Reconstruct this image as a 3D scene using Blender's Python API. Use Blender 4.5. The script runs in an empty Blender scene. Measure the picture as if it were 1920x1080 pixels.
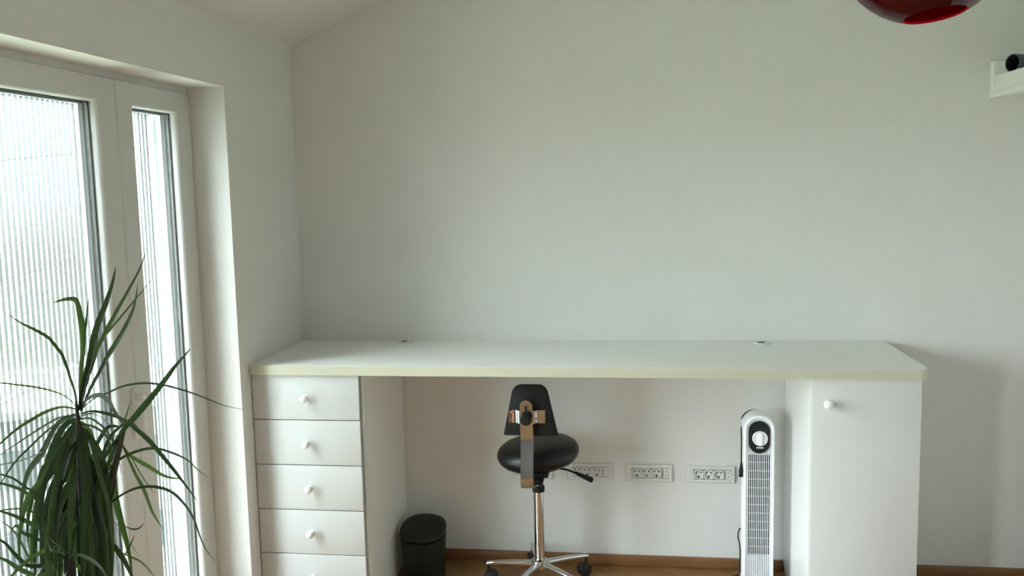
import bpy, bmesh, math, random
from mathutils import Vector, Matrix
PI = math.pi
S = bpy.context.scene
COL = S.collection

# ------------------------------------------------------------------ camera
cam_data = bpy.data.cameras.new('camera')
cam = bpy.data.objects.new('camera', cam_data)
COL.objects.link(cam)
cam_data.sensor_width = 36.0
cam_data.lens = 1663.97 / 1920 * 36.0
cam_data.clip_start = 0.05
cam_data.clip_end = 400
_r = Vector((0.9902885, 0.13724942, -0.02216483))
_u = Vector((0.00641418, 0.11415415, 0.99344234))
_f = Vector((-0.13887959, 0.9839367, -0.1121652))
cam.matrix_world = Matrix(((_r.x, _u.x, -_f.x, 1.5324), (_r.y, _u.y, -_f.y, -3.8962),
                           (_r.z, _u.z, -_f.z, 1.7127), (0, 0, 0, 1)))
S.camera = cam

# ------------------------------------------------------------------ sky, exposure
W = bpy.data.worlds.new('overcast_sky')
S.world = W
W.use_nodes = True
wn = W.node_tree.nodes
wl = W.node_tree.links
wn.clear()
w_out = wn.new('ShaderNodeOutputWorld')
w_bg = wn.new('ShaderNodeBackground')
w_tc = wn.new('ShaderNodeTexCoord')
w_sep = wn.new('ShaderNodeSeparateXYZ')
w_ramp = wn.new('ShaderNodeValToRGB')
w_map = wn.new('ShaderNodeMapRange')
w_map.inputs[1].default_value = -1
w_map.inputs[2].default_value = 1
wl.new(w_tc.outputs['Generated'], w_sep.inputs[0])
wl.new(w_sep.outputs['Z'], w_map.inputs[0])
wl.new(w_map.outputs[0], w_ramp.inputs[0])
wl.new(w_ramp.outputs[0], w_bg.inputs[0])
wl.new(w_bg.outputs[0], w_out.inputs[0])
e = w_ramp.color_ramp.elements          # overcast: brighter overhead, duller at the horizon
e[0].position = 0.47
e[0].color = (0.16, 0.17, 0.16, 1)
e[1].position = 0.50
e[1].color = (0.30, 0.33, 0.35, 1)
e2 = w_ramp.color_ramp.elements.new(0.75)
e2.color = (0.64, 0.70, 0.74, 1)
e3 = w_ramp.color_ramp.elements.new(1.0)
e3.color = (0.88, 0.95, 1.0, 1)
w_bg.inputs[1].default_value = 58.0

S.view_settings.view_transform = 'Standard'
S.view_settings.look = 'None'
S.view_settings.gamma = 1
S.view_settings.use_curve_mapping = False
S.view_settings.exposure = 1.61
S.cycles.transparent_max_bounces = 40
S.cycles.diffuse_bounces = 6


def portal(name, loc, sx, sz):
    d = bpy.data.lights.new(name, 'AREA')
    d.shape = 'RECTANGLE'
    d.size = sx
    d.size_y = sz
    d.cycles.is_portal = True
    o = bpy.data.objects.new(name, d)
    COL.objects.link(o)
    o.location = loc
    o.rotation_euler = (0, -PI / 2, 0)
    return o


# sampling portals in the two openings of the left wall (they give no light of their own)
portal('portal_door', (-0.345, -1.6, 1.06), 2.1, 1.85)
portal('portal_added_window', (-0.345, -3.8, 1.5), 0.9, 0.8)


# ------------------------------------------------------------------ materials
def principled(name, col, rough=0.5, metal=0.0, spec=0.5, coat=0.0, noise=0.0, noise_scale=20.0, bump=0.0, bump_scale=200.0):
    m = bpy.data.materials.new(name)
    m.use_nodes = True
    nt = m.node_tree
    b = nt.nodes['Principled BSDF']
    b.inputs['Base Color'].default_value = (*col, 1)
    b.inputs['Roughness'].default_value = rough
    b.inputs['Metallic'].default_value = metal
    b.inputs['Specular IOR Level'].default_value = spec
    b.inputs['Coat Weight'].default_value = coat
    b.inputs['Coat Roughness'].default_value = 0.06
    tc = nt.nodes.new('ShaderNodeTexCoord')
    if noise > 0:
        n = nt.nodes.new('ShaderNodeTexNoise')
        n.inputs['Scale'].default_value = noise_scale
        n.inputs['Detail'].default_value = 4
        r = nt.nodes.new('ShaderNodeValToRGB')
        r.color_ramp.elements[0].color = (*[c * (1 - noise) for c in col], 1)
        r.color_ramp.elements[1].color = (*[min(1, c * (1 + noise)) for c in col], 1)
        nt.links.new(tc.outputs['Object'], n.inputs['Vector'])
        nt.links.new(n.outputs['Fac'], r.inputs[0])
        nt.links.new(r.outputs[0], b.inputs['Base Color'])
    if bump > 0:
        n = nt.nodes.new('ShaderNodeTexNoise')
        n.inputs['Scale'].default_value = bump_scale
        n.inputs['Detail'].default_value = 3
        bp = nt.nodes.new('ShaderNodeBump')
        bp.inputs['Strength'].default_value = bump
        bp.inputs['Distance'].default_value = 0.002
        nt.links.new(tc.outputs['Object'], n.inputs['Vector'])
        nt.links.new(n.outputs['Fac'], bp.inputs['Height'])
        nt.links.new(bp.outputs[0], b.inputs['Normal'])
    return m


M = {}
M['wall'] = principled('wall_paint', (0.695, 0.685, 0.665), 0.85, spec=0.25, noise=0.012, noise_scale=3, bump=0.25, bump_scale=150)
M['ceiling'] = principled('ceiling_paint', (0.695, 0.685, 0.665), 0.9, spec=0.2, noise=0.012, noise_scale=3, bump=0.2, bump_scale=150)
M['pvc'] = principled('white_pvc', (0.60, 0.595, 0.58), 0.32, noise=0.01, noise_scale=8)
M['laminate'] = principled('white_laminate', (0.80, 0.80, 0.77), 0.42, noise=0.01, noise_scale=12)
M['desk_top'] = principled('desk_top_laminate', (0.81, 0.81, 0.79), 0.38, noise=0.012, noise_scale=10)
M['cream'] = principled('cream_edge_band', (0.84, 0.82, 0.70), 0.4, noise=0.015, noise_scale=14)
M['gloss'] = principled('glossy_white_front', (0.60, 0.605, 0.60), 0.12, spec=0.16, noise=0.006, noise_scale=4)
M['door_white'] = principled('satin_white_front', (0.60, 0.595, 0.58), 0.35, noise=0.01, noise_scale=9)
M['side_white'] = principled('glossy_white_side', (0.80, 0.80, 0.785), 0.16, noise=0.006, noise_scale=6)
M['plinth'] = principled('grey_panel_edge', (0.42, 0.43, 0.42), 0.5, noise=0.02)
M['knob'] = principled('white_porcelain', (0.85, 0.85, 0.84), 0.12, coat=0.5, noise=0.005)
M['plastic'] = principled('white_plastic', (0.66, 0.66, 0.645), 0.35, noise=0.008)
M['fan_white'] = principled('bright_white_plastic', (0.86, 0.87, 0.90), 0.28, noise=0.006)
M['fan_grey'] = principled('pale_grey_plastic', (0.62, 0.65, 0.68), 0.35, noise=0.01)
M['black'] = principled('black_plastic', (0.007, 0.0075, 0.0075), 0.45, spec=0.3, noise=0.05)
M['hole'] = principled('dark_hole', (0.006, 0.006, 0.006), 0.8, noise=0.05)
M['pad'] = principled('charcoal_panel', (0.009, 0.012, 0.0125), 0.4, spec=0.3, noise=0.05)
M['bin'] = principled('dark_grey_plastic', (0.014, 0.015, 0.013), 0.5, spec=0.25, noise=0.06, noise_scale=30)
M['leather'] = principled('black_leather', (0.006, 0.0065, 0.0065), 0.36, spec=0.3, noise=0.08, noise_scale=60, bump=0.3, bump_scale=300)
M['vinyl'] = principled('black_vinyl_back', (0.010, 0.011, 0.0105), 0.6, spec=0.2, noise=0.08, noise_scale=60, bump=0.2, bump_scale=300)
M['chrome'] = principled('chrome', (0.60, 0.61, 0.62), 0.09, metal=1.0, noise=0.01)
M['steel'] = principled('brushed_steel', (0.40, 0.41, 0.42), 0.25, metal=1.0, noise=0.05, noise_scale=90)
M['rubber'] = principled('black_rubber', (0.012, 0.012, 0.012), 0.6, noise=0.05)
M['gasket'] = principled('black_gasket', (0.012, 0.014, 0.018), 0.55, noise=0.05)
M['spacer'] = principled('grey_spacer_bar', (0.045, 0.052, 0.058), 0.5, noise=0.03)
M['alu'] = principled('white_aluminium', (0.78, 0.81, 0.82), 0.35, noise=0.01)
M['alu_grey'] = principled('grey_aluminium', (0.40, 0.43, 0.45), 0.4, noise=0.02)
M['thread'] = principled('grey_thread', (0.04, 0.045, 0.05), 0.7, noise=0.02)
M['tube'] = principled('blue_grey_tube', (0.075, 0.092, 0.115), 0.45, noise=0.05)
M['tube_in'] = principled('tube_bore_shade', (0.01, 0.011, 0.013), 0.8, noise=0.05)
M['pot'] = principled('terracotta', (0.35, 0.14, 0.07), 0.8, noise=0.1)
M['soil'] = principled('potting_soil', (0.03, 0.02, 0.014), 0.95, noise=0.3, noise_scale=60, bump=1.0, bump_scale=80)
M['bark'] = principled('cane_bark', (0.055, 0.048, 0.032), 0.85, noise=0.3, noise_scale=40, bump=0.8, bump_scale=60)
M['slat_fan'] = M['fan_white']
M['facade'] = principled('beige_render', (0.14, 0.125, 0.105), 0.9, noise=0.04, noise_scale=0.6)
M['facade_b'] = principled('pale_green_render', (0.11, 0.12, 0.105), 0.9, noise=0.04, noise_scale=0.6)
M['bwin'] = principled('dark_window_glass', (0.012, 0.016, 0.016), 0.4, noise=0.05)
M['roof'] = principled('grey_roof', (0.33, 0.31, 0.29), 0.9, noise=0.1)
M['dim_wall'] = principled('bounce_damping_grey', (0.36, 0.355, 0.345), 0.9, spec=0.2, noise=0.02, noise_scale=3)  # grey picked to hold back light bounced from the unseen rear wall
M['ground'] = principled('distant_ground', (0.16, 0.18, 0.13), 0.95, noise=0.3, noise_scale=0.2)


def mk_floor():
    m = bpy.data.materials.new('oak_parquet')
    m.use_nodes = True
    nt = m.node_tree
    b = nt.nodes['Principled BSDF']
    tc = nt.nodes.new('ShaderNodeTexCoord')
    mp = nt.nodes.new('ShaderNodeMapping')
    mp.inputs['Rotation'].default_value = (0, 0, PI / 4)
    br = nt.nodes.new('ShaderNodeTexBrick')
    br.inputs['Color1'].default_value = (0.25, 0.122, 0.042, 1)
    br.inputs['Color2'].default_value = (0.34, 0.178, 0.066, 1)
    br.inputs['Mortar'].default_value = (0.12, 0.06, 0.025, 1)
    br.inputs['Scale'].default_value = 1.0
    br.inputs['Mortar Size'].default_value = 0.0015
    br.inputs['Brick Width'].default_value = 0.35
    br.inputs['Row Height'].default_value = 0.07
    nz = nt.nodes.new('ShaderNodeTexNoise')
    mp2 = nt.nodes.new('ShaderNodeMapping')
    mp2.inputs['Rotation'].default_value = (0, 0, PI / 4)
    mp2.inputs['Scale'].default_value = (6, 70, 6)
    nz.inputs['Scale'].default_value = 1.0
    nz.inputs['Detail'].default_value = 5
    mx = nt.nodes.new('ShaderNodeMix')
    mx.data_type = 'RGBA'
    mx.blend_type = 'MULTIPLY'
    mx.inputs[0].default_value = 0.45
    nt.links.new(tc.outputs['Object'], mp.inputs[0])
    nt.links.new(mp.outputs[0], br.inputs['Vector'])
    nt.links.new(tc.outputs['Object'], mp2.inputs[0])
    nt.links.new(mp2.outputs[0], nz.inputs['Vector'])
    nt.links.new(br.outputs['Color'], mx.inputs[6])
    nt.links.new(nz.outputs['Fac'], mx.inputs[7])
    nt.links.new(mx.outputs[2], b.inputs['Base Color'])
    b.inputs['Roughness'].default_value = 0.32
    return m


def mk_wood():
    m = bpy.data.materials.new('brown_skirting_wood')
    m.use_nodes = True
    nt = m.node_tree
    b = nt.nodes['Principled BSDF']
    tc = nt.nodes.new('ShaderNodeTexCoord')
    mp = nt.nodes.new('ShaderNodeMapping')
    mp.inputs['Scale'].default_value = (3, 40, 60)
    nz = nt.nodes.new('ShaderNodeTexNoise')
    nz.inputs['Detail'].default_value = 5
    nz.inputs['Scale'].default_value = 1.5
    r = nt.nodes.new('ShaderNodeValToRGB')
    r.color_ramp.elements[0].position = 0.3
    r.color_ramp.elements[0].color = (0.17, 0.078, 0.03, 1)
    r.color_ramp.elements[1].position = 0.75
    r.color_ramp.elements[1].color = (0.27, 0.13, 0.052, 1)
    nt.links.new(tc.outputs['Object'], mp.inputs[0])
    nt.links.new(mp.outputs[0], nz.inputs['Vector'])
    nt.links.new(nz.outputs['Fac'], r.inputs[0])
    nt.links.new(r.outputs[0], b.inputs['Base Color'])
    b.inputs['Roughness'].default_value = 0.4
    return m


def mk_glass():
    m = bpy.data.materials.new('clear_window_glass')
    m.use_nodes = True
    nt = m.node_tree
    nt.nodes.clear()
    out = nt.nodes.new('ShaderNodeOutputMaterial')
    tr = nt.nodes.new('ShaderNodeBsdfTransparent')
    tr.inputs[0].default_value = (0.95, 0.98, 0.97, 1)
    gl = nt.nodes.new('ShaderNodeBsdfGlossy')
    gl.inputs['Roughness'].default_value = 0.0
    fr = nt.nodes.new('ShaderNodeFresnel')
    fr.inputs['IOR'].default_value = 1.45
    mx = nt.nodes.new('ShaderNodeMixShader')
    ge = nt.nodes.new('ShaderNodeNewGeometry')      # reflect on entering the pane only
    mu = nt.nodes.new('ShaderNodeMath')
    mu.operation = 'SUBTRACT'
    mu.use_clamp = True
    # double glazing: four surfaces reflect, 4F / (1 + 3F)
    m3 = nt.nodes.new('ShaderNodeMath')
    m3.operation = 'MULTIPLY_ADD'
    m3.inputs[1].default_value = 3.0
    m3.inputs[2].default_value = 1.0
    m4 = nt.nodes.new('ShaderNodeMath')
    m4.operation = 'DIVIDE'
    m5 = nt.nodes.new('ShaderNodeMath')
    m5.operation = 'MULTIPLY'
    m5.inputs[1].default_value = 4.0
    nt.links.new(fr.outputs[0], m3.inputs[0])
    nt.links.new(fr.outputs[0], m4.inputs[0])
    nt.links.new(m3.outputs[0], m4.inputs[1])
    nt.links.new(m4.outputs[0], m5.inputs[0])
    nt.links.new(m5.outputs[0], mu.inputs[0])
    nt.links.new(ge.outputs['Backfacing'], mu.inputs[1])
    nt.links.new(mu.outputs[0], mx.inputs[0])
    nt.links.new(tr.outputs[0], mx.inputs[1])
    nt.links.new(gl.outputs[0], mx.inputs[2])
    nt.links.new(mx.outputs[0], out.inputs[0])
    return m


def mk_screen():
    m = bpy.data.materials.new('pleated_mesh_fabric')
    m.use_nodes = True
    nt = m.node_tree
    nt.nodes.clear()
    out = nt.nodes.new('ShaderNodeOutputMaterial')
    tr = nt.nodes.new('ShaderNodeBsdfTransparent')
    tl = nt.nodes.new('ShaderNodeBsdfTranslucent')
    tl.inputs[0].default_value = (0.010, 0.011, 0.011, 1)
    df = nt.nodes.new('ShaderNodeBsdfDiffuse')
    df.inputs[0].default_value = (0.04, 0.042, 0.042, 1)
    m1 = nt.nodes.new('ShaderNodeMixShader')
    m1.inputs[0].default_value = 0.45
    m2 = nt.nodes.new('ShaderNodeMixShader')
    m2.inputs[0].default_value = SCREEN_COVER
    nt.links.new(tl.outputs[0], m1.inputs[1])
    nt.links.new(df.outputs[0], m1.inputs[2])
    nt.links.new(tr.outputs[0], m2.inputs[1])
    nt.links.new(m1.outputs[0], m2.inputs[2])
    nt.links.new(m2.outputs[0], out.inputs[0])
    return m


def mk_leaf():
    m = bpy.data.materials.new('dark_strap_leaf')
    m.use_nodes = True
    nt = m.node_tree
    nt.nodes.clear()
    out = nt.nodes.new('ShaderNodeOutputMaterial')
    pr = nt.nodes.new('ShaderNodeBsdfPrincipled')
    pr.inputs['Roughness'].default_value = 0.5
    pr.inputs['Specular IOR Level'].default_value = 0.28
    tl = nt.nodes.new('ShaderNodeBsdfTranslucent')
    mx = nt.nodes.new('ShaderNodeMixShader')
    mx.inputs[0].default_value = 0.28
    g = nt.nodes.new('ShaderNodeNewGeometry')
    r1 = nt.nodes.new('ShaderNodeValToRGB')
    r1.color_ramp.elements[0].color = (0.010, 0.019, 0.012, 1)
    r1.color_ramp.elements[1].color = (0.032, 0.052, 0.018, 1)
    r2 = nt.nodes.new('ShaderNodeValToRGB')
    r2.color_ramp.elements[0].color = (0.025, 0.055, 0.020, 1)
    r2.color_ramp.elements[1].color = (0.09, 0.15, 0.032, 1)
    nt.links.new(g.outputs['Random Per Island'], r1.inputs[0])
    nt.links.new(g.outputs['Random Per Island'], r2.inputs[0])
    nt.links.new(r1.outputs[0], pr.inputs['Base Color'])
    nt.links.new(r2.outputs[0], tl.inputs[0])
    nt.links.new(pr.outputs[0], mx.inputs[1])
    nt.links.new(tl.outputs[0], mx.inputs[2])
    nt.links.new(mx.outputs[0], out.inputs[0])
    return m


def mk_red():
    m = bpy.data.materials.new('red_glass')
    m.use_nodes = True
    nt = m.node_tree
    b = nt.nodes['Principled BSDF']
    b.inputs['Base Color'].default_value = (0.045, 0.001, 0.003, 1)
    b.inputs['Roughness'].default_value = 0.05
    b.inputs['Specular IOR Level'].default_value = 0.3
    nz = nt.nodes.new('ShaderNodeTexNoise')
    nz.inputs['Scale'].default_value = 3
    r = nt.nodes.new('ShaderNodeValToRGB')
    r.color_ramp.elements[0].color = (0.040, 0.001, 0.003, 1)
    r.color_ramp.elements[1].color = (0.052, 0.0014, 0.004, 1)
    nt.links.new(nz.outputs['Fac'], r.inputs[0])
    tl = nt.nodes.new('ShaderNodeBsdfTranslucent')
    tl.inputs[0].default_value = (0.55, 0.004, 0.01, 1)
    nt.links.new(r.outputs[0], b.inputs['Base Color'])
    mx = nt.nodes.new('ShaderNodeMixShader')
    mx.inputs[0].default_value = 0.45
    out = nt.nodes['Material Output']
    nt.links.new(b.outputs[0], mx.inputs[1])
    nt.links.new(tl.outputs[0], mx.inputs[2])
    nt.links.new(mx.outputs[0], out.inputs[0])
    return m


SCREEN_COVER = 0.76
M['floor'] = mk_floor()
M['wood'] = mk_wood()
M['glass'] = mk_glass()
M['screen'] = mk_screen()
M['leaf'] = mk_leaf()
M['red'] = mk_red()


# ------------------------------------------------------------------ mesh helpers
def link_mesh(name, bm, mat, parent=None, smooth=False, loc=None):
    me = bpy.data.meshes.new(name)
    bmesh.ops.recalc_face_normals(bm, faces=bm.faces)
    bm.to_mesh(me)
    bm.free()
    if smooth:
        for p in me.polygons:
            p.use_smooth = True
    mats = mat if isinstance(mat, (list, tuple)) else [mat]
    for m in mats:
        me.materials.append(m)
    o = bpy.data.objects.new(name, me)
    COL.objects.link(o)
    if parent:
        o.parent = parent
    if loc:
        o.location = loc
    return o


def auto_smooth(o, angle=35):
    me = o.data
    me.polygons.foreach_set('use_smooth', [True] * len(me.polygons))
    bm = bmesh.new()
    bm.from_mesh(me)
    for ed in bm.edges:
        if len(ed.link_faces) == 2 and ed.calc_face_angle(0) > math.radians(angle):
            ed.smooth = False
    bm.to_mesh(me)
    bm.free()
    return o


def box(bm, x0, x1, y0, y1, z0, z1, bevel=0.0, seg=2, mi=0):
    vs = [bm.verts.new(p) for p in ((x0, y0, z0), (x1, y0, z0), (x1, y1, z0), (x0, y1, z0),
                                    (x0, y0, z1), (x1, y0, z1), (x1, y1, z1), (x0, y1, z1))]
    fs = [bm.faces.new([vs[i] for i in q]) for q in ((0, 3, 2, 1), (4, 5, 6, 7), (0, 1, 5, 4), (1, 2, 6, 5), (2, 3, 7, 6), (3, 0, 4, 7))]
    for f in fs:
        f.material_index = mi
    if bevel > 0:
        es = set()
        for f in fs:
            es.update(f.edges)
        bmesh.ops.bevel(bm, geom=list(es), offset=bevel, segments=seg, affect='EDGES', profile=0.5)
    return bm


def box_obj(name, mat, parent, x0, x1, y0, y1, z0, z1, bevel=0.0, seg=2):
    bm = bmesh.new()
    box(bm, x0, x1, y0, y1, z0, z1, bevel, seg)
    o = link_mesh(name, bm, mat, parent)
    if bevel > 0:
        auto_smooth(o, 50)
    return o


def frame_of(t, ref=None):
    t = t.normalized()
    a = Vector((0, 0, 1)) if abs(t.z) < 0.9 else Vector((1, 0, 0))
    if ref is not None:
        a = ref
    n = (a - t * a.dot(t)).normalized()
    return n, t.cross(n)


def tube(bm, pts, r, seg=12, cap=True, mi=0):
    pts = [Vector(p) for p in pts]
    rs = r if isinstance(r, (list, tuple)) else [r] * len(pts)
    rings = []
    ref = None
    for i, p in enumerate(pts):
        t = (pts[min(i + 1, len(pts) - 1)] - pts[max(i - 1, 0)])
        n, b = frame_of(t, ref)
        ref = n
        rings.append([bm.verts.new(p + (n * math.cos(2 * PI * k / seg) + b * math.sin(2 * PI * k / seg)) * rs[i]) for k in range(seg)])
    for a, c in zip(rings, rings[1:]):
        for k in range(seg):
            f = bm.faces.new((a[k], a[(k + 1) % seg], c[(k + 1) % seg], c[k]))
            f.material_index = mi
    if cap:
        bm.faces.new(list(reversed(rings[0]))).material_index = mi
        bm.faces.new(rings[-1]).material_index = mi


def lathe(bm, prof, origin=(0, 0, 0), axis=(0, 0, 1), seg=32, mi=0, ref=None):
    """prof: list of (radius, height along axis)"""
    ax = Vector(axis).normalized()
    n, b = frame_of(ax, Vector(ref) if ref else None)
    o = Vector(origin)
    rings = []
    for r, h in prof:
        if r < 1e-6:
            rings.append([bm.verts.new(o + ax * h)])
        else:
            rings.append([bm.verts.new(o + ax * h + (n * math.cos(2 * PI * k / seg) + b * math.sin(2 * PI * k / seg)) * r) for k in range(seg)])
    for a, c in zip(rings, rings[1:]):
        for k in range(seg):
            k2 = (k + 1) % seg
            if len(a) == 1 and len(c) == 1:
                continue
            if len(a) == 1:
                f = bm.faces.new((a[0], c[k2], c[k]))
            elif len(c) == 1:
                f = bm.faces.new((a[k], a[k2], c[0]))
            else:
                f = bm.faces.new((a[k], a[k2], c[k2], c[k]))
            f.material_index = mi


def prism(bm, outline, axis, a0, a1, mi=0, bevel=0.0, seg=2):
    """outline: 2D points; axis 'x','y' or 'z' is the extrusion direction"""
    def P(u, v, a):
        return {'x': (a, u, v), 'y': (u, a, v), 'z': (u, v, a)}[axis]
    lo = [bm.verts.new(P(u, v, a0)) for u, v in outline]
    hi = [bm.verts.new(P(u, v, a1)) for u, v in outline]
    n = len(outline)
    fs = [bm.faces.new(lo), bm.faces.new(list(reversed(hi)))]
    caps = list(fs)
    for i in range(n):
        fs.append(bm.faces.new((lo[i], hi[i], hi[(i + 1) % n], lo[(i + 1) % n])))
    for f in fs:
        f.material_index = mi
    if bevel > 0:
        es = set()
        for f in caps:
            es.update(f.edges)
        bmesh.ops.bevel(bm, geom=list(es), offset=bevel, segments=seg, affect='EDGES', profile=0.5)


def rounded(x0, x1, z0, z1, r, n=8):
    """rounded rectangle outline; r = one radius or four (bl, br, tr, tl)"""
    rr = r if isinstance(r, (list, tuple)) else (r,) * 4
    out = []
    for (cx, cz, a0, q) in ((x0, z0, PI, 0), (x1, z0, 1.5 * PI, 1), (x1, z1, 0, 2), (x0, z1, 0.5 * PI, 3)):
        q = rr[q]
        ox = cx + (q if cx == x0 else -q)
        oz = cz + (q if cz == z0 else -q)
        if q <= 0:
            out.append((cx, cz))
            continue
        for k in range(n + 1):
            a = a0 + PI / 2 * k / n
            out.append((ox + q * math.cos(a), oz + q * math.sin(a)))
    return out


def loft(bm, loops, close=False, mi=0):
    rows = [[bm.verts.new(p) for p in lp] for lp in loops]
    n = len(rows[0])
    pairs = list(zip(rows, rows[1:])) + ([(rows[-1], rows[0])] if close else [])
    for a, c in pairs:
        for k in range(n):
            f = bm.faces.new((a[k], a[(k + 1) % n], c[(k + 1) % n], c[k]))
            f.material_index = mi
    return rows


def thing(name, label, cat, loc=(0, 0, 0), rz=0.0, group=None):
    o = bpy.data.objects.new(name, None)
    o.empty_display_size = 0.05
    COL.objects.link(o)
    o.location = loc
    o.rotation_euler = (0, 0, rz)
    tag(o, label, cat, group)
    return o


def tag(o, label, cat, group=None):
    o['label'] = label
    o['category'] = cat
    if group:
        o['group'] = group
    return o


def struct(o, label=None):
    o['kind'] = 'structure'
    if label:
        o['label'] = label
    return o

# ------------------------------------------------------------------ the room
RX = 3.24          # right wall
FY = -5.3          # wall behind the camera
SL = 0.41          # slope of the attic ceiling
Z0 = 2.365         # height where ceiling meets the left wall


def cz(x):
    return Z0 + SL * x


def wall_holes(ys, zs, holes, x0, x1, r):
    """slab between x0 (outside) and x1 (room side) with rectangular openings whose room-side edge is rounded"""
    bm = bmesh.new()
    V = {}

    def v(x, i, j):
        k = (x, i, j)
        if k not in V:
            V[k] = bm.verts.new((x, ys[i], zs[j]))
        return V[k]
    solid = {}
    for i in range(len(ys) - 1):
        for j in range(len(zs) - 1):
            solid[i, j] = (i, j) not in holes
    for (i, j), s in solid.items():
        if not s:
            continue
        for x in (x0, x1):
            bm.faces.new((v(x, i, j), v(x, i + 1, j), v(x, i + 1, j + 1), v(x, i, j + 1)))
        for (di, dj, a, b) in ((-1, 0, (i, j), (i, j + 1)), (1, 0, (i + 1, j), (i + 1, j + 1)), (0, -1, (i, j), (i + 1, j)), (0, 1, (i, j + 1), (i + 1, j + 1))):
            if not solid.get((i + di, j + dj), False):
                bm.faces.new((v(x0, *a), v(x1, *a), v(x1, *b), v(x0, *b)))
    bm.edges.ensure_lookup_table()
    es = []
    for ed in bm.edges:
        if all(abs(q.co.x - x1) < 1e-6 for q in ed.verts) and len(ed.link_faces) == 2:
            if ed.calc_face_angle(0) > 1.0:
                a, b = ed.verts
                mid = (a.co + b.co) / 2
                if ys[0] + .01 < mid.y < ys[-1] - .01 and zs[0] + .01 < mid.z < zs[-1] - .01:
                    es.append(ed)
    bmesh.ops.bevel(bm, geom=es, offset=r, segments=5, affect='EDGES', profile=0.5)
    return bm


DY0, DY1, DZ = -2.42, -0.675, 2.115       # balcony door opening
bm = wall_holes([FY, -4.2, -3.4, DY0, DY1, 0.0], [0.0, 1.0, 1.95, DZ, Z0], {(3, 0), (3, 1), (3, 2), (1, 1)}, -0.36, 0.0, 0.028)
o = struct(link_mesh('wall_left', bm, M['wall']), 'white plastered wall with the balcony door')
auto_smooth(o, 40)

bm = bmesh.new()
prism(bm, [(-0.36, 0), (RX + .2, 0), (RX + .2, cz(RX + .2)), (-0.36, cz(-0.36))], 'y', 0.0, 0.2)
struct(link_mesh('wall_back', bm, M['wall']), 'white plastered gable wall behind the desk')
bm = bmesh.new()
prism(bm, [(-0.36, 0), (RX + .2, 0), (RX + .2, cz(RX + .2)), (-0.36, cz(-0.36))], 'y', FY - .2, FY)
struct(link_mesh('wall_front', bm, M['dim_wall']), 'wall behind the viewer, greyed to cut bounced light')
bm = bmesh.new()
box(bm, RX, RX + .2, FY, 0, 0, cz(RX))
struct(link_mesh('wall_right', bm, M['wall']), 'white wall on the right')
bm = bmesh.new()
prism(bm, [(-0.36, cz(-0.36)), (RX + .2, cz(RX + .2)), (RX + .2, cz(RX + .2) + .15), (-0.36, cz(-0.36) + .15)], 'y', FY - .2, 0.2)
struct(link_mesh('ceiling', bm, M['ceiling']), 'white sloping attic ceiling')
bm = bmesh.new()
box(bm, -0.36, RX + .2, FY - .2, 0.2, -0.1, 0)
struct(link_mesh('floor', bm, M['floor']), 'brown oak parquet floor')


def skirting(name, label, x0, x1, y0, y1):
    bm = bmesh.new()
    box(bm, x0, x1, y0, y1, 0, 0.05, 0.004, 2)
    o = struct(link_mesh(name, bm, M['wood']), label)
    auto_smooth(o, 50)


skirting('baseboard_back', 'brown wooden skirting along the gable wall', 0.476, 2.166, -0.014, 0)
skirting('baseboard_back_right', 'brown wooden skirting right of the tall cupboard', 2.556, RX, -0.014, 0)
skirting('baseboard_right', 'brown wooden skirting along the right wall', RX - .014, RX, FY, -0.015)


# ------------------------------------------------------------------ balcony door
def rect_loop(y0, y1, z0, z1, inset, x, top=0.78):
    return [(x, y0 + inset, z0 + inset), (x, y1 - inset, z0 + inset), (x, y1 - inset, z1 - inset * top), (x, y0 + inset, z1 - inset * top)]


def sash_bm(y0, y1, z0, z1, prof, top=0.78):
    bm = bmesh.new()
    loft(bm, [rect_loop(y0, y1, z0, z1, i, x, top) for i, x in prof], close=True)
    return bm


XF = -0.14      # room side face of the door leaves
bm = bmesh.new()
fr = [(0.0, -0.225), (0.0, XF - 0.012), (0.022, XF - 0.012), (0.022, -0.185), (0.05, -0.185), (0.05, -0.225)]
loft(bm, [rect_loop(DY0, DY1, 0.0, DZ, i, x, 1.0) for i, x in fr], close=True)
door = struct(link_mesh('door_1', bm, M['pvc']), 'white two-leaf balcony door in the left wall')

SASH = [(0.0, -0.18), (0.0, XF - 0.004), (0.004, XF), (0.090, XF), (0.095, XF - .0012), (0.099, XF - .005), (0.1015, XF - .012),
        (0.103, XF - .022), (0.103, -0.215), (0.03, -0.215), (0.03, -0.18)]


def leaf_of_door(y0, y1):
    z0, z1 = 0.03, 2.092
    lf = link_mesh('door_leaf', sash_bm(y0, y1, z0, z1, SASH), M['pvc'], door)
    auto_smooth(lf, 30)
    i = 0.103
    g = bmesh.new()
    loft(g, [rect_loop(y0, y1, z0, z1, a, x) for a, x in ((i - .0005, XF - .028), (i - .0005, XF - .033), (i + .004, XF - .033), (i + .004, XF - .028))], close=True)
    link_mesh('gasket', g, M['gasket'], lf)
    g = bmesh.new()
    loft(g, [rect_loop(y0, y1, z0, z1, a, x) for a, x in ((i - .0005, XF - .046), (i - .0005, XF - .060), (i + .008, XF - .060), (i + .008, XF - .046))], close=True)
    link_mesh('spacer_bar', g, M['spacer'], lf)
    g = bmesh.new()
    t = i * 0.78
    box(g, XF - .064, XF - .034, y0 + i, y1 - i, z0 + i, z1 - t)
    link_mesh('glass_pane', g, M['glass'], lf)
    return lf


leaf_of_door(-1.1655, DY1 - .003)
lf2 = leaf_of_door(DY0 + .02, -1.1675)
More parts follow.
